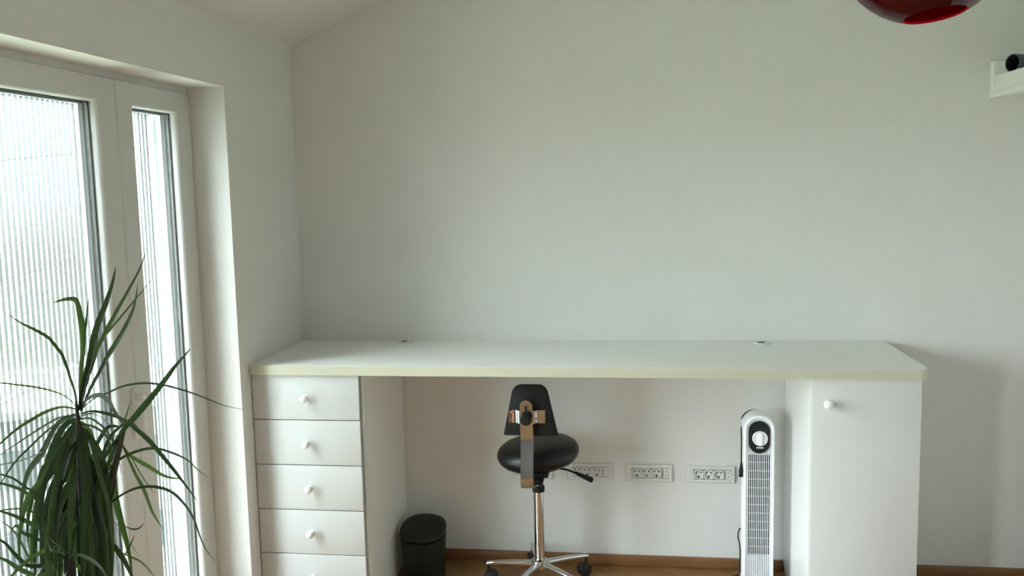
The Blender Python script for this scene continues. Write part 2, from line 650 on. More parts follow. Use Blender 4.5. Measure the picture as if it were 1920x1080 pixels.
# lever handle on the meeting stile
bm = bmesh.new()
prism(bm, rounded(-1.205, -1.165, 0.90, 1.075, (0.0195, 0.0195, 0.0195, 0.0195), 8), 'x', XF, XF + 0.010, 0, 0.002)
h = link_mesh('door_handle', bm, M['plastic'], door)
auto_smooth(h, 40)
bm = bmesh.new()
lathe(bm, [(0, 0), (0.013, 0), (0.013, 0.03), (0, 0.03)], (XF + .01, -1.185, 1.045), (1, 0, 0), 20)
prism(bm, rounded(-1.198, -1.172, 0.925, 1.06, 0.0125, 8), 'x', XF + 0.035, XF + 0.052, 0, 0.005, 3)
lv = link_mesh('lever', bm, M['plastic'], h)
auto_smooth(lv, 40)

# unseen second window beside the viewer, added to brighten the gable wall
bm = bmesh.new()
wp = [(0.0, -0.21), (0.0, XF), (0.09, XF), (0.1, XF - .02), (0.1, -0.21)]
loft(bm, [rect_loop(-4.2, -3.4, 1.0, 1.95, i, x, 1.0) for i, x in wp], close=True)
w2 = struct(link_mesh('added_window_1', bm, M['pvc']), 'unseen white window added beside the viewer to brighten the gable wall')
g = bmesh.new()
box(g, -0.19, -0.17, -4.1, -3.5, 1.1, 1.85)
link_mesh('glass_pane', g, M['glass'], w2)


# ------------------------------------------------------------------ pleated insect screens outside the door
def pleated(name, label, y0, y1, z0, z1, x, pitch, depth, rails, slope=0.09):
    t = thing(name, label, 'insect screen', (x, y0, z0), 0, 'pleated screens of the balcony door')
    n = int(round((y1 - y0) / (pitch / 2)))
    bm = bmesh.new()
    prev = None
    for k in range(n + 1):
        yy = (y1 - y0) * k / n
        xx = depth / 2 * (1 if k % 2 else -1)
        a = bm.verts.new((xx, yy, 0.03))
        b = bm.verts.new((xx, yy, z1 - z0 - .03))
        if prev:
            bm.faces.new((prev[0], a, b, prev[1]))
        prev = (a, b)
    link_mesh('pleated_fabric', bm, M['screen'], t)
    box_obj('top_rail', M['alu_grey'], t, -0.02, 0.02, 0, y1 - y0, z1 - z0 - 0.042, z1 - z0, 0.003)
    box_obj('bottom_rail', M['alu'], t, -0.02, 0.02, 0, y1 - y0, 0, 0.035, 0.003)
    for (ya, yb, mt) in rails:
        box_obj('side_rail', M[mt], t, -0.022, 0.022, ya - y0, yb - y0, 0, z1 - z0, 0.004)
    for zt in (0.47, 0.82, 1.17, 1.52, 1.86):
        bm = bmesh.new()
        tube(bm, [(depth / 2 + .001, 0, zt - z0 - slope * (y1 - y0)), (depth / 2 + .001, y1 - y0, zt - z0)], 0.0007, 5)
        link_mesh('thread', bm, M['thread'], t)
    return t


pleated('pleated_screen', 'wide white pleated insect screen behind the broad left door leaf', DY0 + .03, -1.135, 0.02, 2.06, -0.295, 0.0245, 0.0205, [(-1.135, -1.085, 'alu')])
pleated('pleated_screen', 'narrow white pleated insect screen behind the slim right door leaf', -1.08, -0.718, 0.02, 2.06, -0.295, 0.0245, 0.0155, [(-0.718, -0.703, 'alu_grey')])
# outer guide channel with ribs on the door jamb
bm = bmesh.new()
box(bm, -0.35, -0.235, -0.690, -0.6755, 0.02, 2.07)
for k in range(5):
    xx = -0.340 + k * 0.024
    box(bm, xx, xx + .007, -0.699, -0.690, 0.02, 2.07)
gch = link_mesh('screen_guide', bm, M['alu'])
tag(gch, 'white ribbed guide channel on the outer jamb beside the narrow screen', 'screen guide')

# leaves of the plant: (width, spine points in metres)
CROWN_TOP = [
  (0.0101, [(0.428,-2.300,1.292), (0.435,-2.317,1.332), (0.438,-2.334,1.373), (0.438,-2.348,1.410), (0.432,-2.357,1.430), (0.422,-2.365,1.450), (0.400,-2.376,1.468), (0.382,-2.383,1.480), (0.362,-2.390,1.497)]),
  (0.0152, [(0.432,-2.300,1.295), (0.436,-2.294,1.365), (0.442,-2.290,1.418), (0.442,-2.287,1.455), (0.438,-2.286,1.484), (0.433,-2.284,1.507), (0.423,-2.284,1.513), (0.401,-2.283,1.511), (0.379,-2.282,1.505)]),
  (0.0076, [(0.435,-2.300,1.323), (0.433,-2.281,1.384), (0.433,-2.267,1.441), (0.435,-2.260,1.476), (0.438,-2.255,1.510)]),
  (0.0190, [(0.431,-2.300,1.292), (0.447,-2.304,1.343), (0.465,-2.307,1.389), (0.482,-2.311,1.439), (0.496,-2.313,1.472), (0.515,-2.315,1.508), (0.532,-2.317,1.546), (0.542,-2.318,1.579)]),
  (0.0127, [(0.431,-2.300,1.292), (0.440,-2.290,1.340), (0.452,-2.283,1.373), (0.463,-2.276,1.410), (0.471,-2.273,1.426), (0.487,-2.267,1.457), (0.505,-2.262,1.489), (0.526,-2.256,1.525), (0.550,-2.250,1.567), (0.567,-2.246,1.609)]),
  (0.0127, [(0.434,-2.300,1.288), (0.466,-2.315,1.335), (0.504,-2.330,1.381), (0.525,-2.338,1.408), (0.557,-2.348,1.444), (0.582,-2.356,1.476), (0.599,-2.362,1.502), (0.610,-2.367,1.528), (0.617,-2.372,1.555)]),
  (0.0057, [(0.447,-2.300,1.344), (0.462,-2.260,1.421), (0.474,-2.249,1.443), (0.492,-2.238,1.467), (0.521,-2.222,1.505), (0.551,-2.210,1.543)]),
  (0.0063, [(0.431,-2.300,1.295), (0.428,-2.290,1.331), (0.429,-2.281,1.373), (0.430,-2.273,1.420)]),
  (0.0165, [(0.431,-2.300,1.290), (0.440,-2.300,1.328), (0.457,-2.300,1.377), (0.471,-2.300,1.414), (0.483,-2.300,1.443)]),
  (0.0044, [(0.427,-2.300,1.294), (0.410,-2.307,1.319), (0.381,-2.314,1.334), (0.347,-2.321,1.343), (0.317,-2.327,1.348), (0.287,-2.332,1.352), (0.234,-2.339,1.349), (0.185,-2.345,1.335)]),
  (0.0076, [(0.427,-2.300,1.292), (0.410,-2.318,1.302), (0.390,-2.336,1.299), (0.367,-2.356,1.286), (0.345,-2.373,1.270), (0.322,-2.390,1.247), (0.293,-2.408,1.214)]),
  (0.0051, [(0.424,-2.300,1.283), (0.370,-2.278,1.269), (0.314,-2.256,1.243), (0.262,-2.237,1.215), (0.210,-2.222,1.186), (0.164,-2.210,1.160)]),
  (0.0057, [(0.422,-2.300,1.275), (0.399,-2.315,1.272), (0.376,-2.332,1.254), (0.356,-2.347,1.232), (0.335,-2.361,1.209), (0.319,-2.372,1.185), (0.306,-2.381,1.161), (0.290,-2.390,1.132)]),
  (0.0051, [(0.434,-2.300,1.292), (0.454,-2.289,1.311), (0.478,-2.279,1.321), (0.507,-2.268,1.333), (0.536,-2.258,1.337), (0.565,-2.250,1.335), (0.595,-2.241,1.327), (0.629,-2.232,1.314), (0.664,-2.224,1.298), (0.695,-2.217,1.283), (0.735,-2.210,1.273)]),
  (0.0114, [(0.435,-2.300,1.303), (0.475,-2.324,1.325), (0.507,-2.341,1.332), (0.531,-2.355,1.324), (0.551,-2.370,1.309), (0.567,-2.381,1.297), (0.583,-2.390,1.284)]),
  (0.0076, [(0.433,-2.300,1.284), (0.461,-2.307,1.291), (0.491,-2.313,1.290), (0.524,-2.320,1.284), (0.549,-2.326,1.275), (0.575,-2.331,1.262), (0.602,-2.336,1.242)]),
  (0.0063, [(0.432,-2.300,1.273), (0.445,-2.288,1.271), (0.457,-2.274,1.254), (0.465,-2.261,1.230), (0.468,-2.243,1.186), (0.464,-2.228,1.135)]),
  (0.0063, [(0.433,-2.300,1.279), (0.441,-2.272,1.277), (0.449,-2.242,1.253), (0.448,-2.216,1.217), (0.443,-2.192,1.170)]),
  (0.0063, [(0.431,-2.300,1.262), (0.459,-2.311,1.263), (0.489,-2.323,1.256), (0.511,-2.333,1.240), (0.526,-2.345,1.208)]),
  (0.0038, [(0.342,-2.300,1.204), (0.280,-2.267,1.178), (0.232,-2.245,1.162), (0.186,-2.227,1.150), (0.133,-2.210,1.133)]),
  (0.0157, [(0.425,-2.300,1.283), (0.367,-2.280,1.257), (0.305,-2.253,1.184), (0.257,-2.237,1.135), (0.219,-2.217,1.053), (0.198,-2.202,0.977)]),
  (0.0140, [(0.428,-2.300,1.233), (0.394,-2.321,1.209), (0.372,-2.343,1.163), (0.346,-2.360,1.126), (0.338,-2.379,1.064), (0.342,-2.392,1.005)]),
  (0.0141, [(0.420,-2.300,1.218), (0.387,-2.312,1.184), (0.353,-2.324,1.142), (0.336,-2.329,1.123), (0.325,-2.338,1.068), (0.327,-2.344,1.017)]),
  (0.0173, [(0.426,-2.300,1.233), (0.379,-2.291,1.189), (0.331,-2.282,1.142), (0.303,-2.275,1.086), (0.276,-2.266,1.003), (0.261,-2.260,0.926)]),
  (0.0192, [(0.428,-2.300,1.274), (0.392,-2.299,1.256), (0.355,-2.296,1.190), (0.323,-2.293,1.097), (0.300,-2.291,0.995), (0.294,-2.289,0.900)]),
  (0.0165, [(0.420,-2.300,1.217), (0.392,-2.304,1.178), (0.366,-2.308,1.135), (0.348,-2.312,1.084), (0.335,-2.317,1.009), (0.333,-2.320,0.939)]),
  (0.0130, [(0.427,-2.300,1.253), (0.410,-2.313,1.233), (0.403,-2.336,1.181), (0.397,-2.363,1.108), (0.399,-2.388,1.026), (0.407,-2.406,0.950)]),
  (0.0202, [(0.428,-2.300,1.263), (0.412,-2.311,1.238), (0.401,-2.327,1.189), (0.393,-2.342,1.137), (0.392,-2.359,1.065), (0.393,-2.371,0.998)]),
  (0.0183, [(0.426,-2.300,1.268), (0.410,-2.304,1.246), (0.395,-2.313,1.189), (0.385,-2.325,1.096), (0.378,-2.335,0.998), (0.374,-2.342,0.906)]),
  (0.0185, [(0.423,-2.300,1.213), (0.407,-2.297,1.195), (0.388,-2.290,1.126), (0.368,-2.284,1.062), (0.352,-2.278,0.975), (0.340,-2.273,0.894)]),
  (0.0180, [(0.423,-2.300,1.256), (0.407,-2.290,1.225), (0.385,-2.273,1.164), (0.352,-2.246,1.053), (0.324,-2.224,0.936), (0.300,-2.207,0.825)]),
  (0.0200, [(0.429,-2.300,1.224), (0.419,-2.295,1.207), (0.396,-2.278,1.133), (0.377,-2.263,1.054), (0.356,-2.247,0.956), (0.339,-2.236,0.865)]),
  (0.0141, [(0.421,-2.300,1.207), (0.420,-2.302,1.170), (0.419,-2.304,1.125), (0.416,-2.308,1.053), (0.411,-2.311,0.965), (0.405,-2.313,0.882)]),
  (0.0130, [(0.421,-2.300,1.252), (0.431,-2.308,1.230), (0.445,-2.325,1.178), (0.455,-2.345,1.107), (0.463,-2.364,1.026), (0.462,-2.377,0.949)]),
  (0.0159, [(0.429,-2.300,1.254), (0.440,-2.305,1.237), (0.451,-2.320,1.178), (0.463,-2.340,1.091), (0.470,-2.356,0.999), (0.474,-2.368,0.912)]),
  (0.0130, [(0.423,-2.300,1.279), (0.436,-2.300,1.246), (0.444,-2.301,1.198), (0.450,-2.301,1.111), (0.448,-2.302,1.015), (0.439,-2.302,0.924)]),
  (0.0158, [(0.419,-2.300,1.208), (0.424,-2.284,1.172), (0.418,-2.261,1.111), (0.408,-2.233,1.024), (0.389,-2.206,0.917), (0.371,-2.186,0.818)]),
  (0.0145, [(0.427,-2.300,1.267), (0.442,-2.291,1.248), (0.442,-2.270,1.175), (0.434,-2.246,1.073), (0.420,-2.224,0.960), (0.401,-2.209,0.855)]),
  (0.0142, [(0.429,-2.300,1.248), (0.458,-2.308,1.228), (0.479,-2.323,1.174), (0.504,-2.338,1.114), (0.515,-2.352,1.038), (0.515,-2.363,0.966)]),
  (0.0202, [(0.432,-2.300,1.277), (0.400,-2.306,1.238), (0.378,-2.310,1.197), (0.349,-2.314,1.165), (0.335,-2.319,1.101), (0.333,-2.323,1.042)]),
  (0.0134, [(0.429,-2.300,1.234), (0.420,-2.316,1.203), (0.412,-2.334,1.162), (0.406,-2.340,1.147), (0.407,-2.356,1.098), (0.411,-2.368,1.051)]),
  (0.0187, [(0.427,-2.300,1.210), (0.420,-2.294,1.184), (0.406,-2.283,1.121), (0.404,-2.281,1.109), (0.393,-2.273,1.051), (0.386,-2.267,0.998)]),
  (0.0197, [(0.429,-2.300,1.243), (0.427,-2.278,1.202), (0.420,-2.252,1.144), (0.417,-2.237,1.106), (0.400,-2.212,1.028), (0.380,-2.193,0.955)]),
  (0.0117, [(0.406,-2.300,1.052), (0.422,-2.283,1.033), (0.423,-2.250,0.952), (0.425,-2.237,0.912), (0.405,-2.214,0.821)]),
  (0.0127, [(0.407,-2.300,1.053), (0.412,-2.297,1.038), (0.408,-2.285,0.967), (0.406,-2.280,0.931), (0.394,-2.271,0.849)]),
  (0.0114, [(0.418,-2.300,1.100), (0.431,-2.287,1.083), (0.429,-2.257,1.005), (0.420,-2.234,0.932), (0.396,-2.209,0.821)]),
  (0.0173, [(0.406,-2.300,1.072), (0.369,-2.286,1.053), (0.314,-2.257,0.972), (0.286,-2.241,0.917), (0.260,-2.218,0.817)]),
  (0.0139, [(0.415,-2.300,1.072), (0.380,-2.286,1.052), (0.327,-2.256,0.971), (0.299,-2.239,0.916), (0.273,-2.215,0.816)]),
  (0.0117, [(0.426,-2.300,1.159), (0.419,-2.298,1.145), (0.404,-2.290,1.077), (0.395,-2.286,1.029), (0.384,-2.280,0.942)]),
  (0.0141, [(0.414,-2.300,1.075), (0.413,-2.295,1.060), (0.395,-2.273,0.984), (0.383,-2.260,0.930), (0.363,-2.242,0.833)]),
  (0.0120, [(0.430,-2.300,1.255), (0.446,-2.299,1.242), (0.456,-2.297,1.178), (0.453,-2.293,1.068), (0.442,-2.291,0.940)]),
  (0.0151, [(0.414,-2.300,1.092), (0.389,-2.288,1.073), (0.342,-2.253,0.991), (0.311,-2.229,0.920), (0.280,-2.199,0.808)]),
  (0.0153, [(0.421,-2.300,1.233), (0.427,-2.301,1.221), (0.430,-2.305,1.158), (0.428,-2.310,1.047), (0.420,-2.314,0.920)]),
  (0.0129, [(0.422,-2.300,1.094), (0.391,-2.308,1.083), (0.361,-2.322,1.023), (0.347,-2.332,0.969), (0.346,-2.343,0.883)]),
  (0.0180, [(0.428,-2.300,1.169), (0.445,-2.308,1.159), (0.469,-2.332,1.104), (0.482,-2.349,1.057), (0.490,-2.370,0.979)]),
  (0.0183, [(0.415,-2.300,1.154), (0.399,-2.296,1.139), (0.371,-2.283,1.068), (0.347,-2.268,0.973), (0.327,-2.255,0.851)]),
  (0.0168, [(0.416,-2.300,1.192), (0.417,-2.300,1.179), (0.415,-2.301,1.115), (0.409,-2.302,1.033), (0.401,-2.303,0.926)]),
  (0.0172, [(0.418,-2.300,1.206), (0.430,-2.287,1.189), (0.423,-2.254,1.113), (0.408,-2.225,1.028), (0.380,-2.195,0.908)]),
  (0.0183, [(0.420,-2.300,1.115), (0.421,-2.301,1.102), (0.420,-2.303,1.038), (0.416,-2.305,0.971), (0.410,-2.307,0.872)]),
  (0.0160, [(0.431,-2.300,1.194), (0.448,-2.301,1.181), (0.462,-2.304,1.119), (0.464,-2.309,1.015), (0.457,-2.313,0.893)]),
  (0.0124, [(0.410,-2.300,1.095), (0.405,-2.309,1.085), (0.411,-2.340,1.033), (0.418,-2.363,0.986), (0.429,-2.390,0.910)]),
  (0.0142, [(0.410,-2.300,1.087), (0.384,-2.298,1.072), (0.351,-2.292,1.003), (0.332,-2.288,0.946), (0.320,-2.284,0.852)]),
  (0.0185, [(0.416,-2.300,1.127), (0.393,-2.310,1.117), (0.373,-2.331,1.060), (0.367,-2.350,0.993), (0.371,-2.369,0.901)]),
  (0.0115, [(0.426,-2.300,1.189), (0.398,-2.287,1.171), (0.348,-2.251,1.092), (0.321,-2.231,1.037), (0.292,-2.203,0.938)]),
  (0.0126, [(0.421,-2.300,1.089), (0.432,-2.298,1.075), (0.436,-2.292,1.007), (0.435,-2.287,0.950), (0.425,-2.282,0.856)]),
  (0.0187, [(0.420,-2.300,1.137), (0.450,-2.310,1.128), (0.485,-2.335,1.074), (0.506,-2.359,1.004), (0.515,-2.383,0.911)]),
  (0.0177, [(0.420,-2.300,1.116), (0.433,-2.304,1.104), (0.448,-2.318,1.045), (0.455,-2.330,0.981), (0.457,-2.343,0.888)]),
  (0.0167, [(0.430,-2.300,1.173), (0.430,-2.302,1.160), (0.432,-2.314,1.100), (0.433,-2.329,1.002), (0.432,-2.341,0.886)]),
  (0.0182, [(0.420,-2.300,1.189), (0.425,-2.301,1.176), (0.430,-2.307,1.114), (0.428,-2.315,1.003), (0.423,-2.322,0.876)]),
  (0.0115, [(0.414,-2.300,1.085), (0.401,-2.309,1.075), (0.395,-2.333,1.020), (0.394,-2.349,0.975), (0.401,-2.368,0.898)]),
  (0.0186, [(0.418,-2.300,1.112), (0.419,-2.298,1.098), (0.410,-2.289,1.029), (0.401,-2.282,0.956), (0.387,-2.273,0.850)]),
  (0.0184, [(0.423,-2.300,1.243), (0.449,-2.297,1.230), (0.469,-2.292,1.164), (0.467,-2.284,1.039), (0.453,-2.278,0.900)]),
  (0.0184, [(0.425,-2.300,1.238), (0.398,-2.289,1.221), (0.353,-2.261,1.147), (0.323,-2.240,1.076), (0.296,-2.215,0.969)]),
  (0.0186, [(0.432,-2.300,1.226), (0.414,-2.310,1.216), (0.403,-2.333,1.160), (0.401,-2.352,1.102), (0.407,-2.373,1.016)]),
  (0.0134, [(0.423,-2.300,1.114), (0.418,-2.300,1.101), (0.408,-2.298,1.035), (0.400,-2.296,0.963), (0.390,-2.295,0.861)]),
  (0.0123, [(0.422,-2.300,1.237), (0.400,-2.316,1.228), (0.384,-2.346,1.174), (0.382,-2.369,1.117), (0.391,-2.395,1.034)]),
  (0.0169, [(0.433,-2.300,1.197), (0.447,-2.297,1.183), (0.454,-2.288,1.116), (0.447,-2.276,1.011), (0.431,-2.266,0.885)]),
  (0.0167, [(0.422,-2.300,1.073), (0.424,-2.295,1.057), (0.414,-2.277,0.984), (0.406,-2.266,0.933), (0.389,-2.252,0.839)]),
  (0.0151, [(0.422,-2.300,1.152), (0.402,-2.312,1.142), (0.388,-2.338,1.088), (0.390,-2.367,1.009), (0.399,-2.393,0.910)]),
  (0.0166, [(0.409,-2.300,1.073), (0.382,-2.289,1.054), (0.337,-2.261,0.975), (0.312,-2.244,0.919), (0.287,-2.222,0.820)]),
  (0.0181, [(0.420,-2.300,1.176), (0.418,-2.311,1.166), (0.433,-2.350,1.117), (0.442,-2.373,1.083), (0.457,-2.404,1.018)]),
  (0.0176, [(0.434,-2.300,1.226), (0.409,-2.307,1.214), (0.385,-2.322,1.155), (0.376,-2.342,1.053), (0.376,-2.358,0.935)]),
  (0.0177, [(0.422,-2.300,1.157), (0.424,-2.290,1.141), (0.402,-2.252,1.061), (0.383,-2.225,0.990), (0.354,-2.193,0.878)]),
  (0.0178, [(0.417,-2.300,1.063), (0.431,-2.288,1.046), (0.431,-2.261,0.968), (0.429,-2.248,0.922), (0.410,-2.228,0.828)]),
  (0.0137, [(0.429,-2.300,1.235), (0.430,-2.298,1.221), (0.422,-2.290,1.154), (0.405,-2.278,1.033), (0.388,-2.268,0.895)]),
  (0.0133, [(0.426,-2.300,1.132), (0.378,-2.287,1.112), (0.317,-2.264,1.036), (0.277,-2.243,0.942), (0.249,-2.223,0.818)]),
  (0.0140, [(0.427,-2.300,1.193), (0.441,-2.292,1.178), (0.443,-2.272,1.106), (0.429,-2.249,1.002), (0.407,-2.228,0.872)]),
  (0.0167, [(0.420,-2.300,1.069), (0.436,-2.297,1.055), (0.443,-2.288,0.986), (0.445,-2.284,0.941), (0.435,-2.277,0.854)]),
  (0.0168, [(0.413,-2.300,1.049), (0.398,-2.300,1.035), (0.378,-2.300,0.969), (0.369,-2.300,0.937), (0.362,-2.300,0.862)]),
]
CROWN_SIDE = [
  (0.0139, [(0.475,-2.260,1.211), (0.503,-2.270,1.244), (0.534,-2.279,1.272), (0.575,-2.290,1.311), (0.607,-2.298,1.343), (0.646,-2.307,1.385), (0.682,-2.314,1.419)]),
  (0.0139, [(0.490,-2.260,1.247), (0.506,-2.258,1.255), (0.524,-2.256,1.241), (0.548,-2.253,1.217), (0.573,-2.249,1.183), (0.597,-2.246,1.149), (0.617,-2.244,1.119), (0.637,-2.242,1.088)]),
  (0.0063, [(0.405,-2.260,1.076), (0.446,-2.280,1.135), (0.480,-2.293,1.170), (0.518,-2.304,1.197), (0.560,-2.314,1.215), (0.599,-2.323,1.223), (0.637,-2.331,1.218), (0.673,-2.339,1.207), (0.697,-2.345,1.190), (0.719,-2.350,1.177)]),
  (0.0101, [(0.484,-2.260,1.219), (0.493,-2.245,1.187), (0.506,-2.236,1.171), (0.527,-2.226,1.153), (0.545,-2.218,1.136), (0.564,-2.212,1.126), (0.587,-2.206,1.122)]),
  (0.0089, [(0.490,-2.260,1.214), (0.508,-2.267,1.181), (0.526,-2.273,1.149), (0.542,-2.277,1.123), (0.552,-2.280,1.099), (0.560,-2.283,1.081), (0.571,-2.285,1.062), (0.584,-2.287,1.044)]),
  (0.0070, [(0.453,-2.260,1.083), (0.483,-2.269,1.104), (0.520,-2.278,1.123), (0.554,-2.286,1.132), (0.587,-2.293,1.133), (0.619,-2.300,1.125), (0.650,-2.309,1.101), (0.668,-2.316,1.077), (0.681,-2.322,1.047), (0.694,-2.327,1.023), (0.715,-2.332,1.001)]),
  (0.0190, [(0.463,-2.260,1.213), (0.462,-2.256,1.167), (0.461,-2.252,1.109), (0.469,-2.247,1.039), (0.478,-2.244,0.980), (0.481,-2.242,0.923)]),
  (0.0038, [(0.495,-2.260,1.242), (0.495,-2.245,1.266), (0.501,-2.233,1.296)]),
  (0.0063, [(0.493,-2.260,1.247), (0.495,-2.239,1.255), (0.500,-2.225,1.242), (0.504,-2.215,1.228)]),
  (0.0051, [(0.494,-2.260,1.208), (0.491,-2.228,1.170), (0.490,-2.202,1.133), (0.493,-2.185,1.104), (0.501,-2.170,1.075)]),
  (0.0165, [(0.429,-2.260,1.008), (0.462,-2.272,1.001), (0.493,-2.286,0.978), (0.514,-2.297,0.952), (0.527,-2.305,0.923)]),
  (0.0051, [(0.457,-2.260,0.986), (0.484,-2.248,0.966), (0.501,-2.243,0.955), (0.515,-2.238,0.937), (0.528,-2.233,0.913)]),
  (0.0038, [(0.481,-2.260,1.038), (0.500,-2.260,1.031), (0.516,-2.260,1.034), (0.527,-2.260,1.046)]),
  (0.0038, [(0.476,-2.260,0.969), (0.494,-2.260,0.999), (0.504,-2.260,1.019)]),
  (0.0038, [(0.446,-2.260,1.066), (0.451,-2.227,1.019), (0.459,-2.203,0.974), (0.467,-2.188,0.938)]),
  (0.0101, [(0.490,-2.260,1.247), (0.477,-2.271,1.233), (0.468,-2.286,1.204), (0.462,-2.301,1.165), (0.449,-2.314,1.119)]),
  (0.0101, [(0.488,-2.260,1.247), (0.461,-2.253,1.245), (0.434,-2.244,1.219), (0.403,-2.233,1.170), (0.379,-2.224,1.120)]),
  (0.0114, [(0.484,-2.260,1.225), (0.467,-2.278,1.196), (0.448,-2.298,1.158), (0.428,-2.317,1.109), (0.405,-2.332,1.059)]),
  (0.0089, [(0.486,-2.260,1.219), (0.478,-2.288,1.183), (0.468,-2.312,1.147), (0.460,-2.331,1.109), (0.435,-2.350,1.067)]),
  (0.0127, [(0.484,-2.260,1.230), (0.473,-2.260,1.191), (0.465,-2.260,1.135), (0.452,-2.260,1.078), (0.440,-2.260,1.020)]),
]
CROWN_LOW = [
  (0.0114, [(0.390,-2.340,1.001), (0.382,-2.357,1.057), (0.362,-2.366,1.076), (0.339,-2.373,1.092), (0.317,-2.379,1.104), (0.288,-2.385,1.114)]),
  (0.0044, [(0.388,-2.340,1.001), (0.349,-2.318,1.068), (0.318,-2.311,1.081), (0.282,-2.305,1.085), (0.234,-2.298,1.077), (0.207,-2.295,1.070)]),
  (0.0089, [(0.391,-2.340,1.006), (0.339,-2.301,1.089), (0.306,-2.291,1.105), (0.264,-2.281,1.120), (0.219,-2.273,1.127), (0.191,-2.268,1.131)]),
  (0.0057, [(0.387,-2.340,1.017), (0.366,-2.350,1.125), (0.341,-2.353,1.147), (0.316,-2.355,1.166), (0.289,-2.357,1.175), (0.267,-2.358,1.178)]),
  (0.0114, [(0.387,-2.340,0.995), (0.315,-2.324,0.972), (0.275,-2.315,0.991), (0.248,-2.309,1.013), (0.215,-2.304,1.024)]),
  (0.0114, [(0.396,-2.340,0.984), (0.360,-2.362,0.971), (0.332,-2.376,0.989), (0.310,-2.387,1.012), (0.286,-2.394,1.025)]),
  (0.0089, [(0.405,-2.340,1.005), (0.395,-2.371,1.030), (0.382,-2.393,1.029), (0.370,-2.416,1.019), (0.356,-2.437,1.002), (0.347,-2.448,0.988)]),
  (0.0089, [(0.409,-2.340,1.001), (0.414,-2.384,1.015), (0.417,-2.419,1.020), (0.422,-2.450,1.015), (0.429,-2.475,1.004)]),
  (0.0089, [(0.413,-2.340,1.002), (0.452,-2.365,1.019), (0.502,-2.398,1.023), (0.541,-2.426,1.015), (0.564,-2.448,0.997)]),
  (0.0063, [(0.411,-2.340,1.001), (0.425,-2.377,1.034), (0.432,-2.412,1.065), (0.434,-2.430,1.085)]),
  (0.0051, [(0.410,-2.340,0.996), (0.420,-2.375,1.028), (0.419,-2.396,1.036), (0.424,-2.414,1.058), (0.432,-2.430,1.083)]),
  (0.0063, [(0.411,-2.340,1.005), (0.446,-2.402,1.048), (0.460,-2.438,1.067), (0.466,-2.466,1.079)]),
  (0.0089, [(0.390,-2.340,1.001), (0.337,-2.330,1.034), (0.306,-2.326,1.042), (0.288,-2.324,1.057), (0.273,-2.322,1.039)]),
  (0.0076, [(0.390,-2.340,0.995), (0.347,-2.320,0.967), (0.296,-2.298,0.971), (0.240,-2.266,1.016), (0.193,-2.250,1.037)]),
  (0.0127, [(0.397,-2.340,0.995), (0.352,-2.320,0.957), (0.322,-2.306,0.921), (0.298,-2.295,0.880)]),
  (0.0127, [(0.416,-2.340,0.996), (0.424,-2.313,0.956), (0.426,-2.295,0.914)]),
  (0.0139, [(0.404,-2.340,0.990), (0.425,-2.381,0.971), (0.442,-2.412,0.943)]),
]

# ------------------------------------------------------------------ desk
HZ = 1.033
TH = 0.038
L = 2.572
D = 0.600
worktop = thing('worktop', 'long white desk top with cream front edge across the gable wall', 'desk top', (0.0, 0.0, HZ - TH))
ol = rounded(0.003, L, -D, -0.002, (0.004, 0.035, 0.03, 0.012), 8)
bm = bmesh.new()
prism(bm, ol, 'z', 0.0, TH, 0, 0.0012, 1)
o = link_mesh('top_panel', bm, M['desk_top'], worktop)
auto_smooth(o, 40)
# edge band: thin strip around front and right side
bm = bmesh.new()
rim_o = rounded(0.003, L + .0016, -D - .0016, -0.002, (0.004, 0.0366, 0.0316, 0.012), 8)
strip = [p for p in rim_o[9:26]]
front = [rim_o[4]] + strip
cols = []
for u, v in front:
    cols.append((bm.verts.new((u, v, 0.0006)), bm.verts.new((u, v, TH - .0006))))
for a, b in zip(cols, cols[1:]):
    bm.faces.new((a[0], b[0], b[1], a[1]))
bmesh.ops.solidify(bm, geom=bm.faces[:], thickness=0.001)
o = link_mesh('edge_band', bm, M['cream'], worktop)
o['label'] = 'cream yellow edge band'
auto_smooth(o, 40)


def grommet(x, y, label):
    t = thing('cable_grommet', label, 'cable grommet', (x, y, HZ), 0, 'cable grommets in the desk top')
    bm = bmesh.new()
    lathe(bm, [(0.024, 0.0), (0.040, 0.0), (0.040, 0.002), (0.038, 0.0045), (0.026, 0.0052), (0.024, 0.004)], seg=36)
    o = link_mesh('rim', bm, M['plastic'], t, True)
    bm = bmesh.new()
    lathe(bm, [(0, 0.0), (0.0245, 0.0), (0.0245, 0.0042), (0, 0.0046)], seg=36)
    o = link_mesh('cap', bm, M['plastic'], t)
    auto_smooth(o)
    bm = bmesh.new()
    prism(bm, rounded(-0.022, 0.006, -0.009, 0.006, 0.005, 5), 'z', 0.0040, 0.0054)
    link_mesh('cable_slot', bm, M['hole'], t)
    return t


grommet(0.505, -0.062, 'white cable grommet in the left half of the desk top')
grommet(2.063, -0.068, 'white cable grommet in the right half of the desk top')


def knob_bm(x, y, z, r):
    bm = bmesh.new()
    prof = [(r * .62, 0), (r * .55, r * .15), (r * .42, r * .5), (r * .42, r * .75), (r * .7, r * .95)]
    for k in range(9):
        a = -PI / 4 + (PI / 4 + PI / 2) * k / 8
        prof.append((max(0, r * math.cos(a)), r * 1.55 + r * .78 * math.sin(a)))
    prof[-1] = (0, prof[-1][1])
    lathe(bm, prof, (x, y, z), (0, -1, 0), 28)
    return bm


